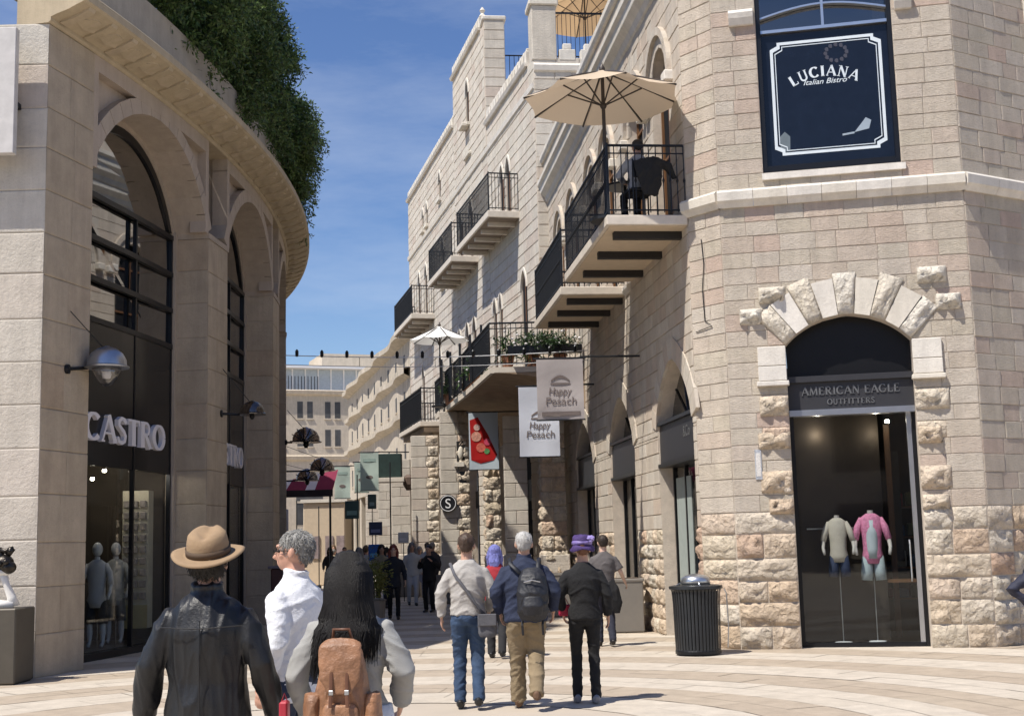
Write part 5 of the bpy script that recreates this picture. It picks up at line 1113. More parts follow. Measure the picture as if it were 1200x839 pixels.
MB().bbox(ID,-9.6,-7.7,60,63,0,3.7,.05).build('wall',KB,t); MB().box(ID,-9.7,-7.6,59.9,63.1,3.7,3.85).build('roof',ST_W,t)
for x in (-9.2,-8.6,-8.1): MB().box(ID,x,x+.35,59.94,59.99,1.2,2.2).build('poster',mat('kiosk_poster',(.25,.2,.2),.6,var=.5,scale=4),t)
t=thing('stall_sign','white stall sign with dark lettering below the far awning','sign',(-9.6,52,2.5)); MB().bbox(ID,-10.2,-8.9,52,52.08,2.35,3.2,.01).build('board',mat('pale_board',(.5,.52,.6),.6),t)
FQ=Fr((-10.2,52),(-8.9,52),-1); b=MB()
for i in range(6): b.box(FQ,.12+i*.18,.22+i*.18,.002,.01,2.5,2.72)
b.build('lettering_blocks',DARK,t,kind='stuff'); MB().tube([(-9.5,52,0),(-9.5,52,2.4)],.04,6).build('post',IRON,t); MB().lathe((-9.25,51.95,2.95),[(.15,-.02),(.15,.02)],14,axis='y').build('round_badge',mat('navy_badge',(.03,.04,.12),.5),t)
for i,(lab,x,y,z0,z1,w_,c_) in enumerate((('dark green hanging shop sign, left of the far columns',-5.4,42,2.55,3.25,.55,(.05,.10,.085)),('small dark sign below the highest green banner',-4.9,44,2.9,3.5,.35,(.05,.08,.075)),('bright blue box sign low on the far colonnade',-4.45,40,1.25,1.85,.42,(.02,.12,.42)),('dark blue sign above the bright blue box sign',-4.45,40.2,2.0,2.5,.5,(.04,.05,.10)),('white notice board beside the far colonnade',-3.6,40.5,1.75,2.15,.4,(.55,.55,.55)))):
    w_*=.8; z1=z0+(z1-z0)*.8
    t=thing('shop_sign',lab,'sign',(x,y,z0)); MB().bbox(ID,x,x+w_,y,y+.08,z0,z1,.01).build('board',mat('sign_face',c_,.5,var=.2,scale=9),t); MB().bbox(ID,x+.06,x+w_-.06,y-.01,y,z0+.2*(z1-z0),z0+.45*(z1-z0),.002).build('sign_line',mat('sign_line',tuple(min(.7,q*3+.08) for q in c_),.5),t); MB().tube([(x+w_/2,y+.04,0),(x+w_/2,y+.04,z0)],.015,5).build('post',IRON,t)
for i,(x,y,h_) in enumerate(((-8.9,54,3.6),(-8.3,56,3.4),(-5.6,47,4.2),(-4.1,43.5,4.4))):
    t=thing('slim_post',('left slim dark post by the kiosk','right slim dark post by the kiosk','slim post holding the middle green banner','slim post holding the highest green banner')[i],'post',(x,y,0)); MB().tube([(x,y,0),(x,y,h_)],.022,6).build('shaft',IRON,t); MB().lathe((x,y,0),[(.1,0),(.1,.1),(.04,.15)],8).build('foot',IRON,t)
t=thing('box_balcony','dark box balcony with pot near the far columns','balcony',(-4.4,47,3.9)); MB().bbox(ID,-5.0,-3.9,46.6,47.2,3.9,4.05,.01).build('slab',SLABE,t); MB().bbox(ID,-4.9,-4.0,46.7,47.1,4.05,4.9,.02).build('railing_box',mat('dark_green_box',(.015,.035,.03),.6,var=.3),t); MB().lathe((-3.75,46.9,3.9),[(.1,-.3),(.22,-.1),(.22,.15),(.1,.25)],10).build('lamp_bowl',mat('brown_bowl',(.12,.08,.06),.6),t)
t=thing('street_shrub','yellow-green potted shrub behind the woman with the backpack','shrub',(-3.15,29,0))
rg=random.Random(11); MB().lathe((-3.15,29,0),[(.25,0),(.29,.5),(.31,.52),(.25,.55)],14).build('pot',PLM,t)
leaves([((-3.15,29,1.0),(.28,.26,.45))],420,.08,rg).build('foliage',mat('yellow_green_leaf',(.14,.15,.03),.6,var=.3),t,fix=False,kind='stuff')
# ================================================================= PEOPLE
SKIN=mat('skin_tan',(.52,.31,.22),.55,var=.06,spec=.4); SKINL=mat('skin_fair',(.60,.40,.31),.55,var=.06)
def remesh(b,name,m,parent,vox,sm=4,wr=0,wf=5,stretch=(1,1,1),seed=0,mapf=None):
    """grows one continuous skin round the overlapping volumes of b, then presses soft folds into it"""
    me=b.mesh(name+'_t'); ob=bpy.data.objects.new(name+'_t',me); COL.objects.link(ob)
    md=ob.modifiers.new('r','REMESH'); md.mode='VOXEL'; md.voxel_size=vox
    s_=ob.modifiers.new('s','SMOOTH'); s_.factor=.5; s_.iterations=sm
    dg=bpy.context.evaluated_depsgraph_get(); me2=bpy.data.meshes.new_from_object(ob.evaluated_get(dg)); bpy.data.objects.remove(ob); bpy.data.meshes.remove(me)
    me2.name=name
    if wr:
        nr=[v.normal.copy() for v in me2.vertices]; k=Vector(stretch); o_=Vector((seed*3.7,seed*1.3,seed))
        for v,n_ in zip(me2.vertices,nr):
            c=v.co; q=Vector((c.x*k.x,c.y*k.y,c.z*k.z+.55*abs(c.x)*k.z))*wf+o_
            a=1-min(1,abs(noise.noise(q))*2.6); d=noise.noise(q*.45+Vector((9,2,4))); e_=1-min(1,abs(noise.noise(q*2.1+Vector((3,3,3))))*2.4)
            v.co+=n_*(wr*(a*a*1.1-.35)+wr*.6*d+wr*.35*(e_*e_-.3))
    me2.polygons.foreach_set('use_smooth',[True]*len(me2.polygons)); me2.materials.clear(); me2.materials.append(m)
    if mapf:
        for v in me2.vertices: v.co=mapf(v.co)
    me2.update(); o=bpy.data.objects.new(name,me2); COL.objects.link(o); o.parent=parent; return o
def tufts(ho,m,t,n,seed,L):
    # short loose locks standing a little off the scalp so the outline is not a clean shell
    rg=random.Random(seed); vs=ho.data.vertices; b=MB(); o=root_loc(t)
    for _ in range(n):
        v=vs[rg.randrange(len(vs))]; p=v.co+o; nn=v.normal; d=Vector((rg.gauss(0,.45),rg.gauss(0,.45),-.9))+nn*.35; d=(d-nn*d.dot(nn)*.75).normalized()
        b.tube([p-nn*.002,p+d*L*.5+nn*.006,p+d*L+nn*rg.uniform(.002,.009)],[.0022,.002,.0006],3,caps=False)
    b.build('hair_tufts',m,t,smooth=True,kind='stuff',fix=False)
def lerp3(a,b,t): return tuple(a[i]+(b[i]-a[i])*t for i in range(3))
def person(lab,x,y,head,H=1.75,z=0,vox=.012,legs=((.0,.0),(.0,.0)),arms=None,top=None,top_len=.88,top_w=1,trousers=None,shoes=None,skin=SKIN,hair=None,hair_kind='short',wr=.006,female=False,sleeve=1.0,turn=0,lean=0,group=None,collar=None,flare=1,torso_in=False,tmat2=None,sit=False,seed=0,cat='person',widen=1.0,name='person',leg_w=1.0,fold=(.9,.9,2.2)):
    """legs: (forward, lift) of each foot; arms: ((elbow),(hand)) for left and right in body space"""
    k=H/1.75; t=thing(name,lab,cat,(x,y,z),group); A_=At(x,y,z,head,k); loc=Vector((x,y,z))
    W_=.94 if female else 1.0; W_*=widen
    def Lm(b): return b  # volumes are laid out in body space
    mapf=lambda c:Vector(A_.P(*c))-loc
    sh=[(-.172*W_,-.005,1.362),(.172*W_,-.005,1.362)]; 
    arms=arms or (((-.25,-.03,1.15),(-.27,.06,.90)),((.25,-.03,1.15),(.27,.06,.90)))
    hipx=.09
    def legj(i):
        f,l=legs[i]; sx=(-1,1)[i]*hipx; hip=(sx,0,.90)
        if sit: return hip,(sx*1.3,.42,.90),(sx*1.3,.40+f,.50)
        foot=(sx*1.05,f,.085+l); mid=lerp3(hip,foot,.5); L=math.dist(hip,foot); bend=math.sqrt(max(0,.415**2-(L/2)**2)) if L<.83 else 0
        return hip,(mid[0],mid[1]+max(.015,bend),mid[2]+.02),foot
    # ---- skin body, one continuous surface
    b=MB(); ux=(1,0,0)
    b.tube([(0,0,.86),(0,0,1.0),(0,.0,1.2),(0,0,1.36),(0,0,1.46)],[(.13*W_,.09),(.12*W_,.08),(.14*W_,.09),(.14*W_,.075),(.065,.06)],12,upv=ux)
    b.tube([(0,-.01,1.42),(0,.0,1.50),(0,.01,1.57)],[(.066,.064),(.060,.062),(.056,.06)],12,upv=ux)
    # head, turned on the neck
    ht=math.sin(turn); hc=math.cos(turn)
    def hd(p): return ((p[0]*hc+p[1]*ht)*1.07, (-p[0]*ht+p[1]*hc)*1.07+.012+lean*.1, 1.60+(p[2]-1.60)*1.06-.018)
    class HF: side=1; P=staticmethod(lambda x_,y_,z_:hd((x_,y_,z_)))
    b.ell((0,-.012,1.665),(.074,.093,.098),fr=HF,n=16,m=12); b.ell((0,.022,1.612),(.058,.068,.075),fr=HF,n=14,m=10); b.ell((0,.055,1.572),(.028,.03,.024),fr=HF,n=10,m=6)
    b.tube([hd((0,.076,1.672)),hd((0,.098,1.642)),hd((0,.112,1.622)),hd((0,.085,1.612))],[.011,.012,.017,.012],8)   # nose
    b.ell((0,.083,1.683),(.045,.018,.012),fr=HF,n=10,m=6)      # brow
    b.ell((0,.082,1.592),(.024,.016,.008),fr=HF,n=10,m=6); b.ell((0,.080,1.580),(.022,.016,.008),fr=HF,n=10,m=6)
    for sg in (-1,1): b.ell((sg*.078,-.008,1.64),(.012,.02,.033),fr=HF,n=8,m=6); b.ell((sg*.042,.055,1.63),(.02,.02,.018),fr=HF,n=8,m=6)
    for i in (0,1):
        e,h_=arms[i]; s_=sh[i]; b.tube([lerp3(s_,(0,0,1.40),.5),s_,lerp3(s_,e,.5),e,lerp3(e,h_,.6),h_],[.05,.047,.042,.036,.031,.024],10)
        d=Vector(h_)-Vector(e); d.normalize(); sgn=(-1,1)[i]
        # hand: palm, four curled fingers of their own lengths and a thumb from the side of the palm
        side=Vector((0,1,0)); side=(side-d*side.dot(d)).normalized(); nrm=d.cross(side).normalized()*(-sgn)
        inn=Vector((-sgn,0,0)); inn=(inn-d*inn.dot(d)).normalized(); P0=Vector(h_)
        b.tube([P0-d*.02,P0+d*.03,P0+d*.085],[(.026,.017),(.036,.015),(.040,.014)],10,upv=side)
        for q,(oo,Ln) in enumerate(((.030,.070),(.010,.080),(-.010,.074),(-.030,.058))):
            r_=P0+d*.08+side*oo; b.tube([r_,r_+d*Ln*.5+inn*.006,r_+d*Ln*.85+inn*.022,r_+d*Ln*.95+inn*.040],[.0095,.0088,.008,.007],6)
        b.tube([P0+d*.02+side*.028,P0+d*.055+side*.052+inn*.01,P0+d*.085+side*.055+inn*.02],[.012,.010,.008],6)
    for i in (0,1):
        a,kn,ft=legj(i); b.tube([(a[0]*.6,0,.93),a,lerp3(a,kn,.5),kn,lerp3(kn,ft,.45),ft],[.07,.075,.065,.048,.045,.033],10)
        b.tube([(ft[0],ft[1]-.04,ft[2]-.04),(ft[0],ft[1]+.05,ft[2]-.05),(ft[0],ft[1]+.14,ft[2]-.06)],[(.03,.03),(.035,.028),(.03,.015)],8,upv=ux)
    body=remesh(b,'body',skin,t,min(vox,.0095 if vox<.013 else vox),2,mapf=mapf)
    for sg in (-1,1):
        MB().ell(A_.P(*hd((sg*.031,.077,1.655))),(.011*k,.011*k,.009*k),n=8,m=6).build('eye',mat('eye_dark',(.03,.02,.015),.2) if 'eye_dark' not in bpy.data.materials else bpy.data.materials['eye_dark'],t,smooth=True)
    # ---- clothes
    if top:
        b=MB(); zl=top_len; fl=flare
        zm=min(.97,zl+.08)
        prof_=[(zl,.172*fl,.122*fl),(zm,.170*(1+(fl-1)*.8),.122*(1+(fl-1)*.8)),(1.06,.155*(1+(fl-1)*.4)*(.92 if female else 1),.112),(1.19,.168,.122),(1.30,.180,.126),(1.36,.184,.118),(1.40,.168,.108),(1.435,.132,.098),(1.465,.096,.086),(1.49,.076,.074)]
        prof_=[q for q in prof_ if q[0]>=zl]
        b.tube([(0,-.004-.012*math.sin(PI*max(0,min(1,(q[0]-1.0)/.5))),q[0]) for q in prof_],[(q[1]*W_*(top_w if q[0]<1.33 else 1+(top_w-1)*.5),q[2]*(top_w if q[0]<1.33 else 1+(top_w-1)*.5)) for q in prof_],24,upv=ux)
        for i in (0,1):
            s_=sh[i]; b.ell((s_[0]*.98,s_[1],s_[2]-.004),(.060,.070,.060),n=14,m=10)
        for i in (0,1):
            e,h_=arms[i]; s_=sh[i]; i_=lerp3(s_,(0,0,1.30),.45)
            if sleeve>=1:
                pts=[i_,lerp3(s_,e,.06),lerp3(s_,e,.5),e,lerp3(e,h_,.5),lerp3(e,h_,.97)]; ra=[.055,.064,.062,.057,.052,.043]
            elif sleeve>.5: pts=[i_,s_,lerp3(s_,e,.5),e,lerp3(e,h_,.25)]; ra=[.055,.064,.062,.06,.056]
            else: pts=[i_,s_,lerp3(s_,e,.45),lerp3(s_,e,.8)]; ra=[.055,.064,.064,.068]
            b.tube(pts,[q*top_w*(1.0 if top_w<1.1 else 1.02) for q in ra],12)
        if collar: b.tube([(0,-.01,1.44),(0,-.005,1.49),(0,-.012,1.535)],[(.095,.088),(.078,.078),(.080,.082)],16,upv=ux)
        remesh(b,'top',top,t,vox,5 if vox>.01 else 8,wr,4.2,fold,seed,mapf)
    if trousers:
        b=MB(); b.tube([(0,0,1.04),(0,0,.98),(0,-.01,.90),(0,-.005,.83)],[(.15*W_,.108),(.165*W_,.118),(.172*W_,.13),(.14*W_,.10)],18,upv=ux)
        for i in (0,1):
            a,kn,ft=legj(i); lw=leg_w
            b.tube([(a[0]*.8,-.005,.93),(a[0],-.005,.86),lerp3(a,kn,.5),kn,lerp3(kn,ft,.5),(ft[0],ft[1]-.01,ft[2]-.02)],[.092,.098*lw,.086*lw,.068*lw,.064*lw,.060*lw],14)
        remesh(b,'trousers',trousers,t,vox,4,wr*.9,4.6,(1.2,1.2,2.4),seed+5,mapf)
    for i in (0,1):
        a,kn,ft=legj(i); f,l=legs[i]; b=MB(); tilt=l*.6
        b.tube([(ft[0],ft[1]-.075,ft[2]-.035+tilt*.3),(ft[0],ft[1]-.03,ft[2]-.02),(ft[0],ft[1]+.07,ft[2]-.040),(ft[0],ft[1]+.17,ft[2]-.055-tilt*.2),(ft[0],ft[1]+.20,ft[2]-.06-tilt*.2)],[(.032,.04),(.042,.055),(.048,.042),(.042,.028),(.02,.016)],12,upv=ux)
        remesh(b,'shoe',shoes or bpy.data.materials['black_shoe'],t,min(vox,.012),2,0,mapf=mapf)
    # ---- hair
    if hair:
        b=MB(); hk=hair_kind
        if hk=='short':
            b.ell((0,-.022,1.683),(.081,.097,.086),fr=HF,n=20,m=14); b.ell((0,-.058,1.640),(.066,.050,.058),fr=HF,n=16,m=10)
        elif hk=='nape': b.ell((0,-.04,1.645),(.080,.078,.070),fr=HF,n=18,m=12)
        elif hk=='long':
            b.ell((0,-.02,1.685),(.102,.110,.10),fr=HF,n=20,m=14)
            b.tube([hd((0,-.05,1.72)),hd((0,-.07,1.62)),hd((0,-.09,1.52)),hd((0,-.11,1.45)),hd((-.01,-.13,1.38)),hd((-.02,-.14,1.33))],[(.09,.075),(.098,.085),(.105,.085),(.112,.07),(.095,.05),(.05,.03)],22,upv=ux)
            b.tube([hd((-.05,-.08,1.5)),hd((-.10,-.12,1.38)),hd((-.12,-.13,1.27)),hd((-.11,-.13,1.22))],[.06,.045,.035,.015],12)
        elif hk=='shoulder':
            b.ell((0,-.02,1.69),(.090,.103,.092),fr=HF,n=18,m=12)
            for sg in (-1,1): b.tube([hd((sg*.06,-.03,1.68)),hd((sg*.085,-.01,1.58)),hd((sg*.09,.01,1.45))],[.045,.045,.025],10)
            b.tube([hd((0,-.07,1.66)),hd((0,-.09,1.52)),hd((0,-.09,1.42))],[(.08,.04),(.09,.045),(.06,.02)],12,upv=ux)
        fine=hk=='long'
        ho=remesh(b,'hair',hair,t,min(vox,.008),2,.006 if fine else .005,16 if not fine else 14,(1,1,.18) if fine else (1,1,.7),seed+9,mapf)
        if hk in ('short','nape','shoulder') and vox<.017: tufts(ho,hair,t,260 if vox>.01 else 1500,seed,.018 if hk=='short' else .03)
    return t,A_,hd
def A_k(A_): return A_.k
bs=mat('black_shoe',(.015,.014,.014),.4)
def P_(A_,*pts): return [A_.P(*p) for p in pts]
def strap(t,A_,pts,w_,th,m,name='strap',n=8):
    b=MB(); b.tube(P_(A_,*pts),[(w_,th)]*len(pts),n,upv=Vector(A_.P(1,0,0))-Vector(A_.P(0,0,0))); return b.build(name,m,t,smooth=True)
LEATH=mat('black_leather',(.010,.0105,.012),.42,0,var=.25,scale=5,bump=.2,bscale=70,spec=.5); 
# 1 man in hat
t,a,hd=person('man in a tan felt hat and black leather jacket walking away, nearest on the left',-1.50,6.5,.02,1.71,vox=.009,legs=((.12,0),(-.18,.04)),arms=(((-.275,-.04,1.14),(-.315,.03,.88)),((.275,-.04,1.14),(.32,.05,.88))),top=LEATH,top_len=.70,top_w=1.16,flare=1.12,trousers=mat('charcoal_trousers',(.03,.03,.035),.85),hair=mat('dark_grey_hair',(.05,.045,.04),.6),hair_kind='nape',collar=True,wr=.013,seed=1,widen=1.0,fold=(2.4,1.4,.45))
FELT=mat('tan_felt',(.30,.205,.12),.9,var=.1,scale=14,bump=.25,bscale=90); BAND=mat('brown_hat_band',(.10,.065,.04),.8)
b=MB(); n=36; rings=[]
prof=[(.165,-.006,1),(.168,.0,1),(.15,.006,1),(.118,.004,1),(.100,.006,1),(.098,.03,1),(.095,.065,1),(.088,.095,1),(.070,.112,1),(.045,.112,1),(.02,.106,1)]
for r_,z_,q in prof:
    ring=[]
    for i in range(n):
        an=2*PI*i/n; sx,sy_=math.cos(an),math.sin(an); rx=r_*.98; ry=r_*1.16; zz=z_
        if r_>.11: zz+=.016*abs(sx)**2.2*(r_-.1)/.06+.0; zz-=.012*max(0,sy_)*(r_-.1)/.06
        if z_>.06 and r_<.1: zz+=.008*sy_ - (.016*math.exp(-(sx*r_/.022)**2) if r_<.08 else 0); rx*=1-.10*max(0,sy_)
        ring.append((sx*rx,sy_*ry-.01,1.705+zz))
    rings.append([(p[0]*1.02,p[1]*.96-(p[2]-1.70)*.30-.005,1.69+(p[2]-1.705)*.98+p[1]*.30) for p in ring])
b.add([a.P(*hd(p)) for r_ in rings for p in r_],[(i*n+j,i*n+(j+1)%n,(i+1)*n+(j+1)%n,(i+1)*n+j) for i in range(len(prof)-1) for j in range(n)]+[tuple((len(prof)-1)*n+j for j in range(n))])
hat=b.build('felt_hat',FELT,t,smooth=True)
b=MB(); hb=lambda r1,r2,z_,i:a.P(*hd((math.cos(2*PI*i/n)*r1*1.02,(math.sin(2*PI*i/n)*r2-.01)*.96-(z_+.005)*.30-.005,1.69+z_+(math.sin(2*PI*i/n)*r2-.01)*.30))); b.add([hb(.0985,.1165,z_,i) for z_ in (.008,.038) for i in range(n)]+[hb(.1010,.119,z_,i) for z_ in (.038,.008) for i in range(n)],[(k*n+j,k*n+(j+1)%n,((k+1)%4)*n+(j+1)%n,((k+1)%4)*n+j) for k in range(4) for j in range(n)]); b.build('hat_band',BAND,t,smooth=True)
b=MB(); b.tube(P_(a,(0,-.168,1.36),(0,-.178,1.2),(0,-.165,1.0),(0,-.16,.8)),.003,5); b.tube(P_(a,(-.2,-.14,1.33),(-.1,-.172,1.325),(0,-.175,1.32),(.1,-.172,1.325),(.2,-.14,1.33)),.003,5); b.build('jacket_seam',LEATH,t)
# 2 man in white shirt
WSH=cloth('white_shirt_cotton',(.74,.75,.78),.8,var=.04)
t,a,hd=person('grey-haired man in a white shirt turning his head to the left',-1.31,7.9,-1.05,1.75,vox=.009,arms=(((-.22,-.05,1.13),(-.24,.03,.90)),((.22,-.05,1.13),(.24,.03,.90))),top=WSH,top_len=.78,top_w=1.06,trousers=mat('navy_trousers',(.02,.03,.06),.85),hair=mat('cropped_grey_hair',(.27,.265,.25),.8,var=.5,scale=70,bump=.4,bscale=200),turn=-.4,collar=True,wr=.010,seed=2,skin=mat('skin_ruddy',(.55,.30,.21),.5,var=.1,scale=12))
GLS=MB(); 
for sg in (-1,1): GLS.tube([a.P(*hd((sg*.03+.024*math.cos(q*PI/5),.098,1.655+.017*math.sin(q*PI/5)))) for q in range(11)],.002,5); GLS.tube(P_(a,hd((sg*.054,.095,1.658)),hd((sg*.08,.0,1.655))),.0025,5)
GLS.build('glasses',bpy.data.materials['dark_anodised_metal'],t)
# 3 woman with backpack
GRYK=cloth('light_grey_knit',(.33,.33,.32),.95,var=.08,bump=.3,bscale=220); HAIRB=mat('black_long_hair',(.007,.0055,.005),.5,0,var=.5,scale=40,bump=.5,bscale=40,stretch=(6,6,.5),spec=.35)
t,a,hd=person('woman with long black hair, grey knit top and brown leather backpack, walking away',-.82,6.55,.05,1.61,vox=.009,female=True,legs=((-.12,.02),(.14,0)),arms=(((-.29,-.02,1.13),(-.26,.14,.92)),((.285,-.04,1.15),(.24,.16,.97))),top=GRYK,top_len=.92,top_w=1.1,flare=1.06,trousers=mat('black_leggings',(.015,.015,.018),.8),hair=HAIRB,hair_kind='long',wr=.010,seed=3,leg_w=.85,widen=1.05)
b=MB(); b.tube(P_(a,(0,-.0,.98),(0,0,.88),(0,-.0,.80)),[(.20,.15),(.215,.165),(.215,.17)],20,upv=(1,0,0)); b.build('white_undershirt',WSH,t,smooth=True)
rg=random.Random(4); b=MB()
for i in range(2300):
    an=rg.uniform(-1.45,1.45); r_=.088+rg.uniform(0,.012); z1=rg.choice((1.30,1.34,1.27,1.36) if an>-.5 else (1.22,1.28,1.2,1.3))+rg.uniform(-.05,.04); s0_=rg.uniform(-1,1); s1_=.012*math.sin(an*5)+rg.gauss(0,.006)
    pts=[(math.sin(an)*r_*.55,-.02-math.cos(an)*.075,1.782-abs(an)*.012),(math.sin(an)*r_*1.18,-.03-math.cos(an)*.115,1.68),(math.sin(an)*(r_+.018)+s1_*.5,-.045-math.cos(an)*.125,1.58),(math.sin(an)*(r_+.035)-s1_,-.05-math.cos(an)*.13,1.46),(math.sin(an)*(r_+.04)+s0_*.022+s1_,-.065-math.cos(an)*.14,1.40),(math.sin(an)*(r_+.03)+s0_*.05-.015,-.07-math.cos(an)*.145,z1)]
    b.tube(P_(a,*[hd(p) for p in pts]),[.002,.003,.0035,.0035,.003,.001],4,caps=False)
b.build('hair_strands',HAIRB,t,smooth=True,kind='stuff',fix=False)
# backpack
BR=mat('tan_leather',(.29,.145,.075),.42,0,var=.45,scale=9,bump=.5,bscale=30,spec=.6); BRD=mat('dark_brown_leather',(.12,.05,.025),.5,var=.2)
bp=thing('leather_backpack','tan leather drawstring backpack with flap on the black-haired woman\'s back','backpack',a.P(0,-.28,1.0))
def bag(b,cx,cy,z0,z1,w0,w1,d0,d1,n=6): b.tube([(cx,cy,z0+(z1-z0)*i/n) for i in range(n+1)],[((w0+(w1-w0)*i/n)*(1 if 0<i<n else .86),(d0+(d1-d0)*i/n)*(1 if 0<i<n else .8)) for i in range(n+1)],20,upv=(1,0,0))
class B2: side=1; P=staticmethod(lambda x_,y_,z_:a.P(x_*.98-.01,y_*1.02+.0,.88+(z_-.84)*1.2))
b2=B2
lb=Vector(bp.location); mf=lambda c:Vector(b2.P(*c))-lb
b=MB(); bag(b,.02,-.265,.84,1.18,.165,.115,.095,.07); remesh(b,'bag_body',BR,bp,.007,3,.010,11,(1.6,1,.35),3,mf)
b=MB(); b.tube([(.02,-.31,1.20),(.02,-.345,1.19),(.02,-.36,1.13),(.02,-.368,1.06),(.02,-.372,1.00)],[(.105,.035),(.112,.022),(.115,.016),(.105,.014),(.06,.010)],16,upv=(1,0,0)); remesh(b,'flap',BR,bp,.006,2,.003,9,(1,1,1),5,mf)
for sx in (-.135,.175): b=MB(); bag(b,sx,-.27,.84,1.0,.055,.045,.075,.06); remesh(b,'side_pocket',BR,bp,.007,2,.006,12,(1,1,.5),sx,mf)
b=MB(); bag(b,.02,-.365,.84,.96,.10,.09,.035,.03); remesh(b,'front_pocket',BR,bp,.006,2,.005,12,(1,1,.5),7,mf)
for sx in (-.02,.06): MB().tube(P_(b2,(sx,-.375,1.10),(sx,-.388,1.04),(sx*1.1,-.405,.95)),[(.009,.003)]*3,6,upv=(1,0,0)).build('strap',BRD,bp); MB().bbox(b2,sx-.011,sx+.011,-.40,-.39,1.0,1.02,.002).build('buckle',STEEL,bp)
for sg in (-1,1): MB().tube(P_(a,(sg*.05,-.22,1.14),(sg*.11,-.13,1.28),(sg*.125,-.05,1.42),(sg*.13,.08,1.42),(sg*.15,.15,1.28)),[(.018,.006)]*5,8,upv=(1,0,0)).build('shoulder_strap',BRD,bp,smooth=True)
MB().tube(P_(b2,(-.04,-.24,1.2),(-.03,-.26,1.26),(.05,-.26,1.26),(.07,-.24,1.2)),.008,6).build('handle',BRD,bp,smooth=True)
t_=thing('red_shopping_bag','small red bag just showing beside the white-shirted man','bag',(-1.09,6.35,.86)); MB().bbox(ID,-1.125,-1.085,6.3,6.38,.84,.95,.008).build('bag',mat('red_bag',(.42,.03,.05),.5),t_); MB().tube([(-1.118,6.34,.95),(-1.105,6.34,.985),(-1.092,6.34,.95)],.003,5).build('handle',mat('red_bag_handle',(.3,.02,.03),.5),t_)
# 4 grey jumper man
GJ=cloth('pale_grey_jumper',(.40,.38,.355),.9,var=.07); JEAN=cloth('blue_denim',(.03,.058,.115),.85,var=.25,bump=.4)
t,a,hd=person('man in a pale grey jumper and blue jeans with a cross-body bag, walking away',-.52,13.75,.0,1.76,vox=.012,legs=((.05,0),(-.10,.03)),arms=(((-.27,-.02,1.15),(-.27,.04,.92)),((.26,-.02,1.15),(.22,.12,.97))),top=GJ,top_len=.93,top_w=1.07,trousers=JEAN,hair=mat('brown_short_hair',(.06,.035,.022),.6,var=.3,scale=40,bump=.4),wr=.011,seed=11,sleeve=1)
CV=mat('grey_canvas_bag',(.09,.09,.10),.85,var=.2,bump=.3); 
strap(t,a,[(-.17,-.03,1.46),(-.12,-.135,1.34),(0,-.158,1.18),(.12,-.155,1.0),(.19,-.1,.92)],.016,.006,CV,'bag_strap')
cb=thing('crossbody_bag','grey canvas bag at the right hip of the man in the pale grey jumper','bag',a.P(.2,-.13,.85)); lb=Vector(cb.location); b=MB(); bag(b,.20,-.15,.72,.94,.095,.10,.05,.04); remesh(b,'bag_body',CV,cb,.009,3,.004,9,(1,1,1),2,lambda c:Vector(a.P(*c))-lb); MB().bbox(a,.105,.295,-.215,-.19,.83,.95,.008).build('flap',CV,cb)
# 5 navy with backpack
NV=cloth('navy_jacket',(.018,.026,.058),.85,var=.15); KH=cloth('khaki_cotton',(.23,.175,.105),.9,var=.15,bump=.4)
t,a,hd=person('stout white-haired man in a navy jacket and khaki trousers, walking away in the middle',.07,13.6,.03,1.76,vox=.012,legs=((.16,0),(-.20,.10)),arms=(((-.29,-.03,1.16),(-.26,.08,.95)),((.30,-.03,1.16),(.28,.10,.96))),top=NV,top_len=.86,top_w=1.18,trousers=KH,shoes=mat('brown_hiking_shoe',(.12,.065,.035),.7,var=.3),hair=mat('white_hair',(.45,.44,.42),.7,var=.2,scale=40,bump=.6,bscale=120),wr=.012,seed=12,widen=1.1,leg_w=1.22,collar=True)
BKP=mat('black_nylon',(.012,.013,.018),.55,var=.3,scale=10,bump=.3); bk=thing('black_backpack','black nylon backpack on the white-haired man\'s back','backpack',a.P(.06,-.28,1.15)); lb=Vector(bk.location)
b=MB(); b.tube([(.08,-.24,.90),(.08,-.27,.98),(.08,-.28,1.15),(.08,-.25,1.30),(.08,-.2,1.38)],[(.13,.07),(.155,.11),(.16,.115),(.14,.09),(.09,.05)],18,upv=(1,0,0)); remesh(b,'bag_body',BKP,bk,.01,3,.008,8,(1,1,1),3,lambda c:Vector(a.P(*c))-lb)
b=MB(); b.tube([(.08,-.36,.94),(.08,-.38,1.03),(.08,-.36,1.12)],[(.09,.04),(.11,.05),(.09,.035)],14,upv=(1,0,0)); remesh(b,'front_pocket',BKP,bk,.01,2,.004,8,(1,1,1),4,lambda c:Vector(a.P(*c))-lb)
MB().tube(P_(a,(.0,-.37,1.26),(.08,-.39,1.28),(.16,-.37,1.26)),.006,5).build('zip',STEEL,bk)
for sx in (-.02,.18): MB().tube(P_(a,(sx,-.2,.93),(sx-.01,-.23,.84),(sx-.005,-.2,.74)),[(.012,.004)]*3,6,upv=(1,0,0)).build('hanging_strap',BKP,bk)
for sg in (-1,1): MB().tube(P_(a,(.06+sg*.08,-.2,1.33),(sg*.14,-.13,1.44),(sg*.15,.0,1.49),(sg*.15,.13,1.4)),[(.022,.008)]*4,8,upv=(1,0,0)).build('shoulder_strap',BKP,bk,smooth=True)
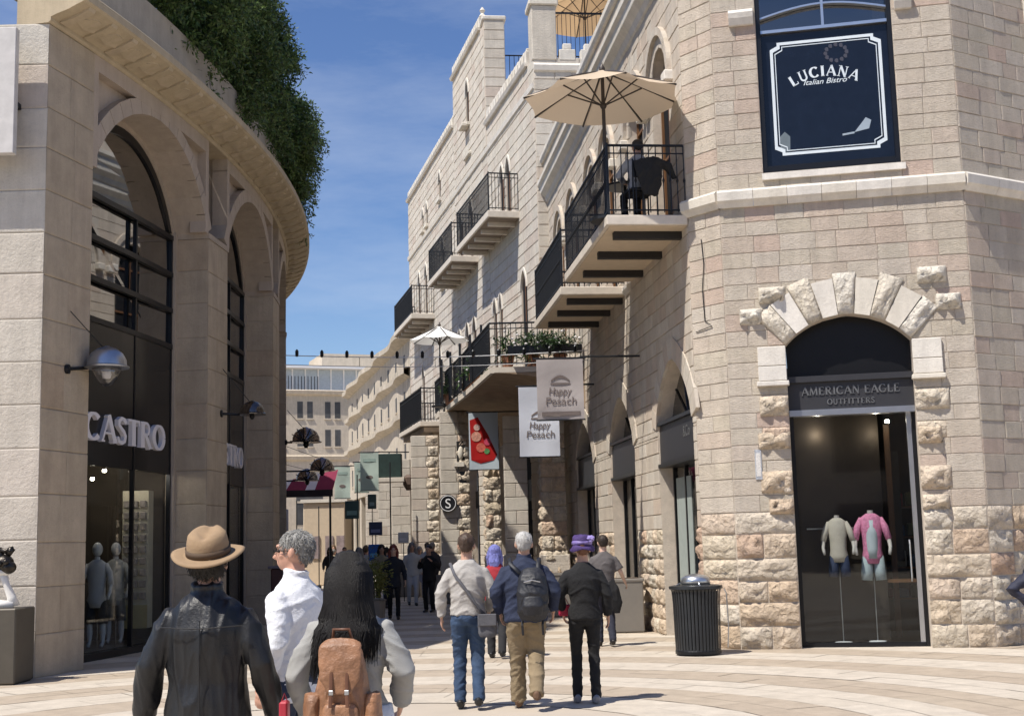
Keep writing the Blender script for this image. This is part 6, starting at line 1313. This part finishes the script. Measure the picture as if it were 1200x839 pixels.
# 6 woman in purple hat
BK=cloth('black_wool',(.010,.010,.011),.9,var=.2)
t,a,hd=person('slim woman in a purple hat, black jacket and black trousers, walking away',.68,13.95,-.02,1.69,vox=.012,female=True,legs=((.06,0),(-.06,.0)),arms=(((-.26,.0,1.15),(-.22,.14,.95)),((.25,-.03,1.14),(.26,.05,.92))),top=BK,top_len=.88,top_w=1.12,trousers=BK,hair=mat('reddish_hair',(.16,.07,.04),.6),wr=.009,seed=13,leg_w=.9,shoes=mat('grey_trainer',(.25,.25,.27),.6))
PU=mat('purple_straw',(.055,.028,.13),.75,var=.3,scale=30,bump=.6,bscale=80); b=MB()
def ringhat(prof,b,zc=1.70,wob=0,sx=.9,sy_=1.0):
    n=30; vs=[]
    for j,(r_,z_) in enumerate(prof):
        for i in range(n): an=2*PI*i/n; vs.append(a.P(*hd((math.cos(an)*r_*sx,math.sin(an)*r_*sy_-.01,zc+z_+wob*math.sin(an*3+j)))))
    b.add(vs,[(i*n+j,i*n+(j+1)%n,(i+1)*n+(j+1)%n,(i+1)*n+j) for i in range(len(prof)-1) for j in range(n)]+[tuple((len(prof)-1)*n+j for j in range(n))]); return b
ringhat([(.135,-.045),(.145,-.03),(.118,.0),(.105,.01),(.108,.05),(.105,.085),(.085,.105),(.03,.112)],b,1.672,.012); b.build('purple_hat',PU,t,smooth=True)
b=MB(); ringhat([(.108,.015),(.116,.02),(.118,.045),(.110,.05)],b,1.675,.004); b.build('hat_ribbon',mat('violet_ribbon',(.20,.15,.38),.5,var=.4,scale=30),t,smooth=True)
rg=random.Random(6); b=MB()
for k in range(14): b.ell(a.P(*hd((.08+rg.uniform(-.04,.04),-.09+rg.uniform(-.03,.03),1.74+rg.uniform(-.03,.03)))),(.02,.02,.016),n=6,m=4)
b.build('hat_flowers',mat('lilac_flowers',(.35,.28,.6),.7),t,kind='stuff')
t_=thing('crimson_handbag','crimson handbag held at the left side of the woman in the purple hat','bag',a.P(-.22,.12,.9)); MB().bbox(a,-.27,-.13,.06,.14,.92,1.04,.012).build('bag',mat('crimson_leather',(.45,.01,.05),.5),t_); MB().tube(P_(a,(-.24,.1,1.04),(-.2,.1,1.12),(-.16,.1,1.04)),.006,5).build('handle',mat('crimson_strap',(.3,.01,.03),.5),t_)
# 7 man in grey T-shirt
t,a,hd=person('man in a grey T-shirt with a dark sweater tied round his waist',1.37,21.3,-.05,1.74,vox=.016,legs=((.05,0),(-.12,.02)),arms=(((-.25,-.02,1.15),(-.24,.1,.95)),((.27,-.02,1.16),(.35,.12,1.0))),top=cloth('grey_tee_cotton',(.11,.10,.10),.9,var=.1),top_len=.9,top_w=1.05,sleeve=.4,trousers=mat('dark_navy_trousers',(.018,.02,.035),.85),hair=mat('dark_brown_hair',(.03,.02,.014),.6),wr=.008,seed=14,skin=SKINL)
b=MB(); b.tube([(.0,-.10,.98),(.1,-.13,.85),(.17,-.12,.66),(.18,-.11,.52)],[(.15,.04),(.15,.035),(.11,.03),(.05,.02)],12,upv=(1,0,0)); lb=Vector(t.location); remesh(b,'tied_sweater',BK,t,.015,3,.008,7,(1,1,.5),2,lambda c:Vector(a.P(*c))-lb)
# 8.. farther walkers
RED=cloth('red_jacket',(.32,.02,.03),.85); SC=mat('blue_red_headscarf',(.16,.17,.42),.8,var=.5,scale=18)
t,a,hd=person('woman with a blue headscarf and red jacket between the grey and navy men',-.33,19.6,.1,1.62,vox=.016,female=True,legs=((.1,0),(-.1,.03)),top=RED,top_len=.85,top_w=1.08,trousers=mat('black_skirt_cloth',(.02,.02,.022),.9),hair=SC,hair_kind='shoulder',seed=21,leg_w=1.1)
t,a,hd=person('woman with auburn hair in dark clothes walking towards the viewer in the shade',-2.85,30.8,PI-.1,1.68,vox=.018,female=True,legs=((.1,0),(-.12,.02)),top=cloth('dark_blue_coat',(.012,.016,.025),.9),top_len=.75,top_w=1.12,trousers=BK,hair=mat('auburn_hair',(.14,.025,.015),.6),hair_kind='shoulder',seed=22,skin=SKINL,leg_w=.9)
t,a,hd=person('person in black standing with raised forearms beside the arcade planter',-2.22,33.6,PI+.3,1.66,vox=.018,arms=(((-.27,.0,1.18),(-.16,.22,1.34)),((.27,.0,1.18),(.16,.22,1.34))),top=BK,top_len=.8,top_w=1.15,trousers=BK,hair=mat('black_hair',(.012,.01,.01),.5),seed=23)
cols=[(.35,.38,.42),(.02,.02,.03),(.5,.5,.48),(.05,.08,.16),(.12,.02,.03),(.25,.22,.15),(.03,.03,.03),(.45,.47,.5),(.06,.05,.05),(.3,.32,.4)]
labs=['farthest passer-by in pale clothes by the colonnade','passer-by in black near the kiosk','passer-by in a white top behind the auburn-haired woman','passer-by in a dark blue top near the blue box sign','passer-by in dark red close to the far colonnade','passer-by in a sand-coloured top at the far left of the street','second passer-by in black near the kiosk','passer-by in pale grey beside the low planter box','passer-by in brown-black beyond the black-haired woman','passer-by in pale blue beyond the person in black']
crowd=[(-3.6,48.5,.3),(-4.2,56,3),(-5.5,57,.1),(-6.6,58,3),(-4.9,43.5,.2),(-3.1,42.5,2.9),(-5.9,51.5,.3),(-7.9,57.5,3),(-2.5,39.5,.4),(-3.7,36.5,2.9)]
far_pos=[(-4.6,52,0),(-6.2,48,3),(-2.95,37.5,3.0),(-4.0,41,.2),(-5.2,46,3),(-7.4,54,.5),(-7.0,50,2.8),(-2.75,41,.3),(-3.9,33,0.1),(-3.3,45,3.1)]
for i,(x,y,h_) in enumerate(far_pos):
    person(labs[i],x,y,h_,1.6+.035*(i*7%5),vox=.026,female=i%2==0,legs=((.12,0),(-.12,.02)) if i%3 else ((0,0),(.02,0)),top=mat('far_top',cols[i],.85),top_len=.82,top_w=1.12,trousers=mat('far_trousers',cols[(i*3+1)%10],.85),hair=mat('far_hair',((.02,.015,.01),(.08,.05,.03),(.2,.19,.18))[i%3],.7),hair_kind='short' if i%2 else 'shoulder',seed=30+i,wr=0,group='distant passers-by')
for i,(x,y,h_) in enumerate(crowd):
    person(('distant walker in sand and grey beyond the low planter','distant walker just past the pale far pillar','distant walker in the middle of the far street','distant walker close to the kiosk wall','distant walker left of the blue box sign','distant walker right of the blue box sign','distant walker under the lowest green banner','distant walker at the kiosk corner','distant walker leaning by the S sign pillar','distant walker in front of the white notice board')[i],x,y,h_,1.58+.04*(i*5%6),vox=.03,female=i%2==1,legs=((.1,0),(-.1,.02)),top=mat('far_top_2',cols[(i*7+2)%10],.85),top_len=.82,top_w=1.12,trousers=mat('far_trousers_2',cols[(i*3+4)%10],.85),hair=mat('far_hair_2',((.02,.015,.01),(.1,.06,.03),(.3,.28,.26))[i%3],.7),hair_kind='short' if i%2==0 else 'shoulder',seed=60+i,wr=0,group='distant passers-by')
# seated man on the near balcony
CH=thing('cafe_chair','black cafe chair under the seated man on the near balcony','chair',(2.14,20.75,6.75))
fA=At(2.14,20.75,6.75,-.25)
MB().bbox(fA,-.22,.22,-.2,.22,.43,.47,.01).build('seat',IRON,CH); MB().bbox(fA,-.2,.2,-.24,-.21,.62,.90,.01).build('backrest',IRON,CH)
for sx in (-.2,.2):
    MB().tube(P_(fA,(sx,-.22,0),(sx,-.21,.45),(sx,-.235,.92)),.013,6).build('leg',IRON,CH); MB().tube(P_(fA,(sx,.2,0),(sx,.2,.44)),.013,6).build('leg',IRON,CH)
t,a,hd=person('man seated on the near balcony leaning on the table, seen from behind through the rail',2.12,20.78,-.25,1.74,z=6.75-.42,vox=.014,sit=True,legs=((.0,0),(.05,0)),arms=(((-.27,.18,1.18),(-.12,.38,1.14)),((.27,.18,1.18),(.12,.38,1.14))),top=cloth('pale_blue_shirt',(.34,.36,.40),.85),top_len=.9,top_w=1.1,trousers=BK,hair=mat('near_black_hair',(.015,.012,.01),.5),seed=40,sleeve=1)
t_=thing('draped_jacket','black jacket hung over the back of the balcony chair','jacket',(2.3,20.5,7.2)); lb=Vector(t_.location)
b=MB(); b.tube([(.0,-.26,.93),(.05,-.29,.75),(.08,-.28,.5),(.06,-.27,.32)],[(.2,.04),(.24,.05),(.2,.05),(.12,.03)],12,upv=(1,0,0)); b.tube([(.15,-.27,.9),(.4,-.25,.82),(.5,-.24,.62)],[.07,.08,.04],10); remesh(b,'cloth',BK,t_,.014,3,.012,7,(1,1,.6),1,lambda c:Vector(fA.P(*c))-lb)
TB=thing('cafe_table','small round black table on the near balcony','table',(1.95,21.4,6.75)); MB().lathe((1.95,21.4,6.75),[(.33,.70),(.34,.71),(.34,.73),(.32,.735)],20).build('table_top',IRON,TB); MB().tube([(1.95,21.4,6.77),(1.95,21.4,7.45)],.025,8).build('leg',IRON,TB); MB().lathe((1.95,21.4,6.75),[(.22,0),(.22,.02),(.03,.05)],14).build('base',IRON,TB)
# person cut by the right edge, elbow out
person('person in a dark navy jacket at the right edge, elbow bent outwards',5.06,13.0,PI*.5,1.66,vox=.012,arms=(((-.25,-.02,1.14),(-.22,.14,.98)),((.22,-.39,1.15),(.24,-.06,.90))),top=cloth('dark_navy_jacket',(.018,.02,.04),.7,var=.2),top_len=.8,top_w=1.1,trousers=mat('dark_jeans',(.02,.025,.05),.85),hair=mat('dark_hair_2',(.02,.015,.01),.6),seed=50,wr=.01)
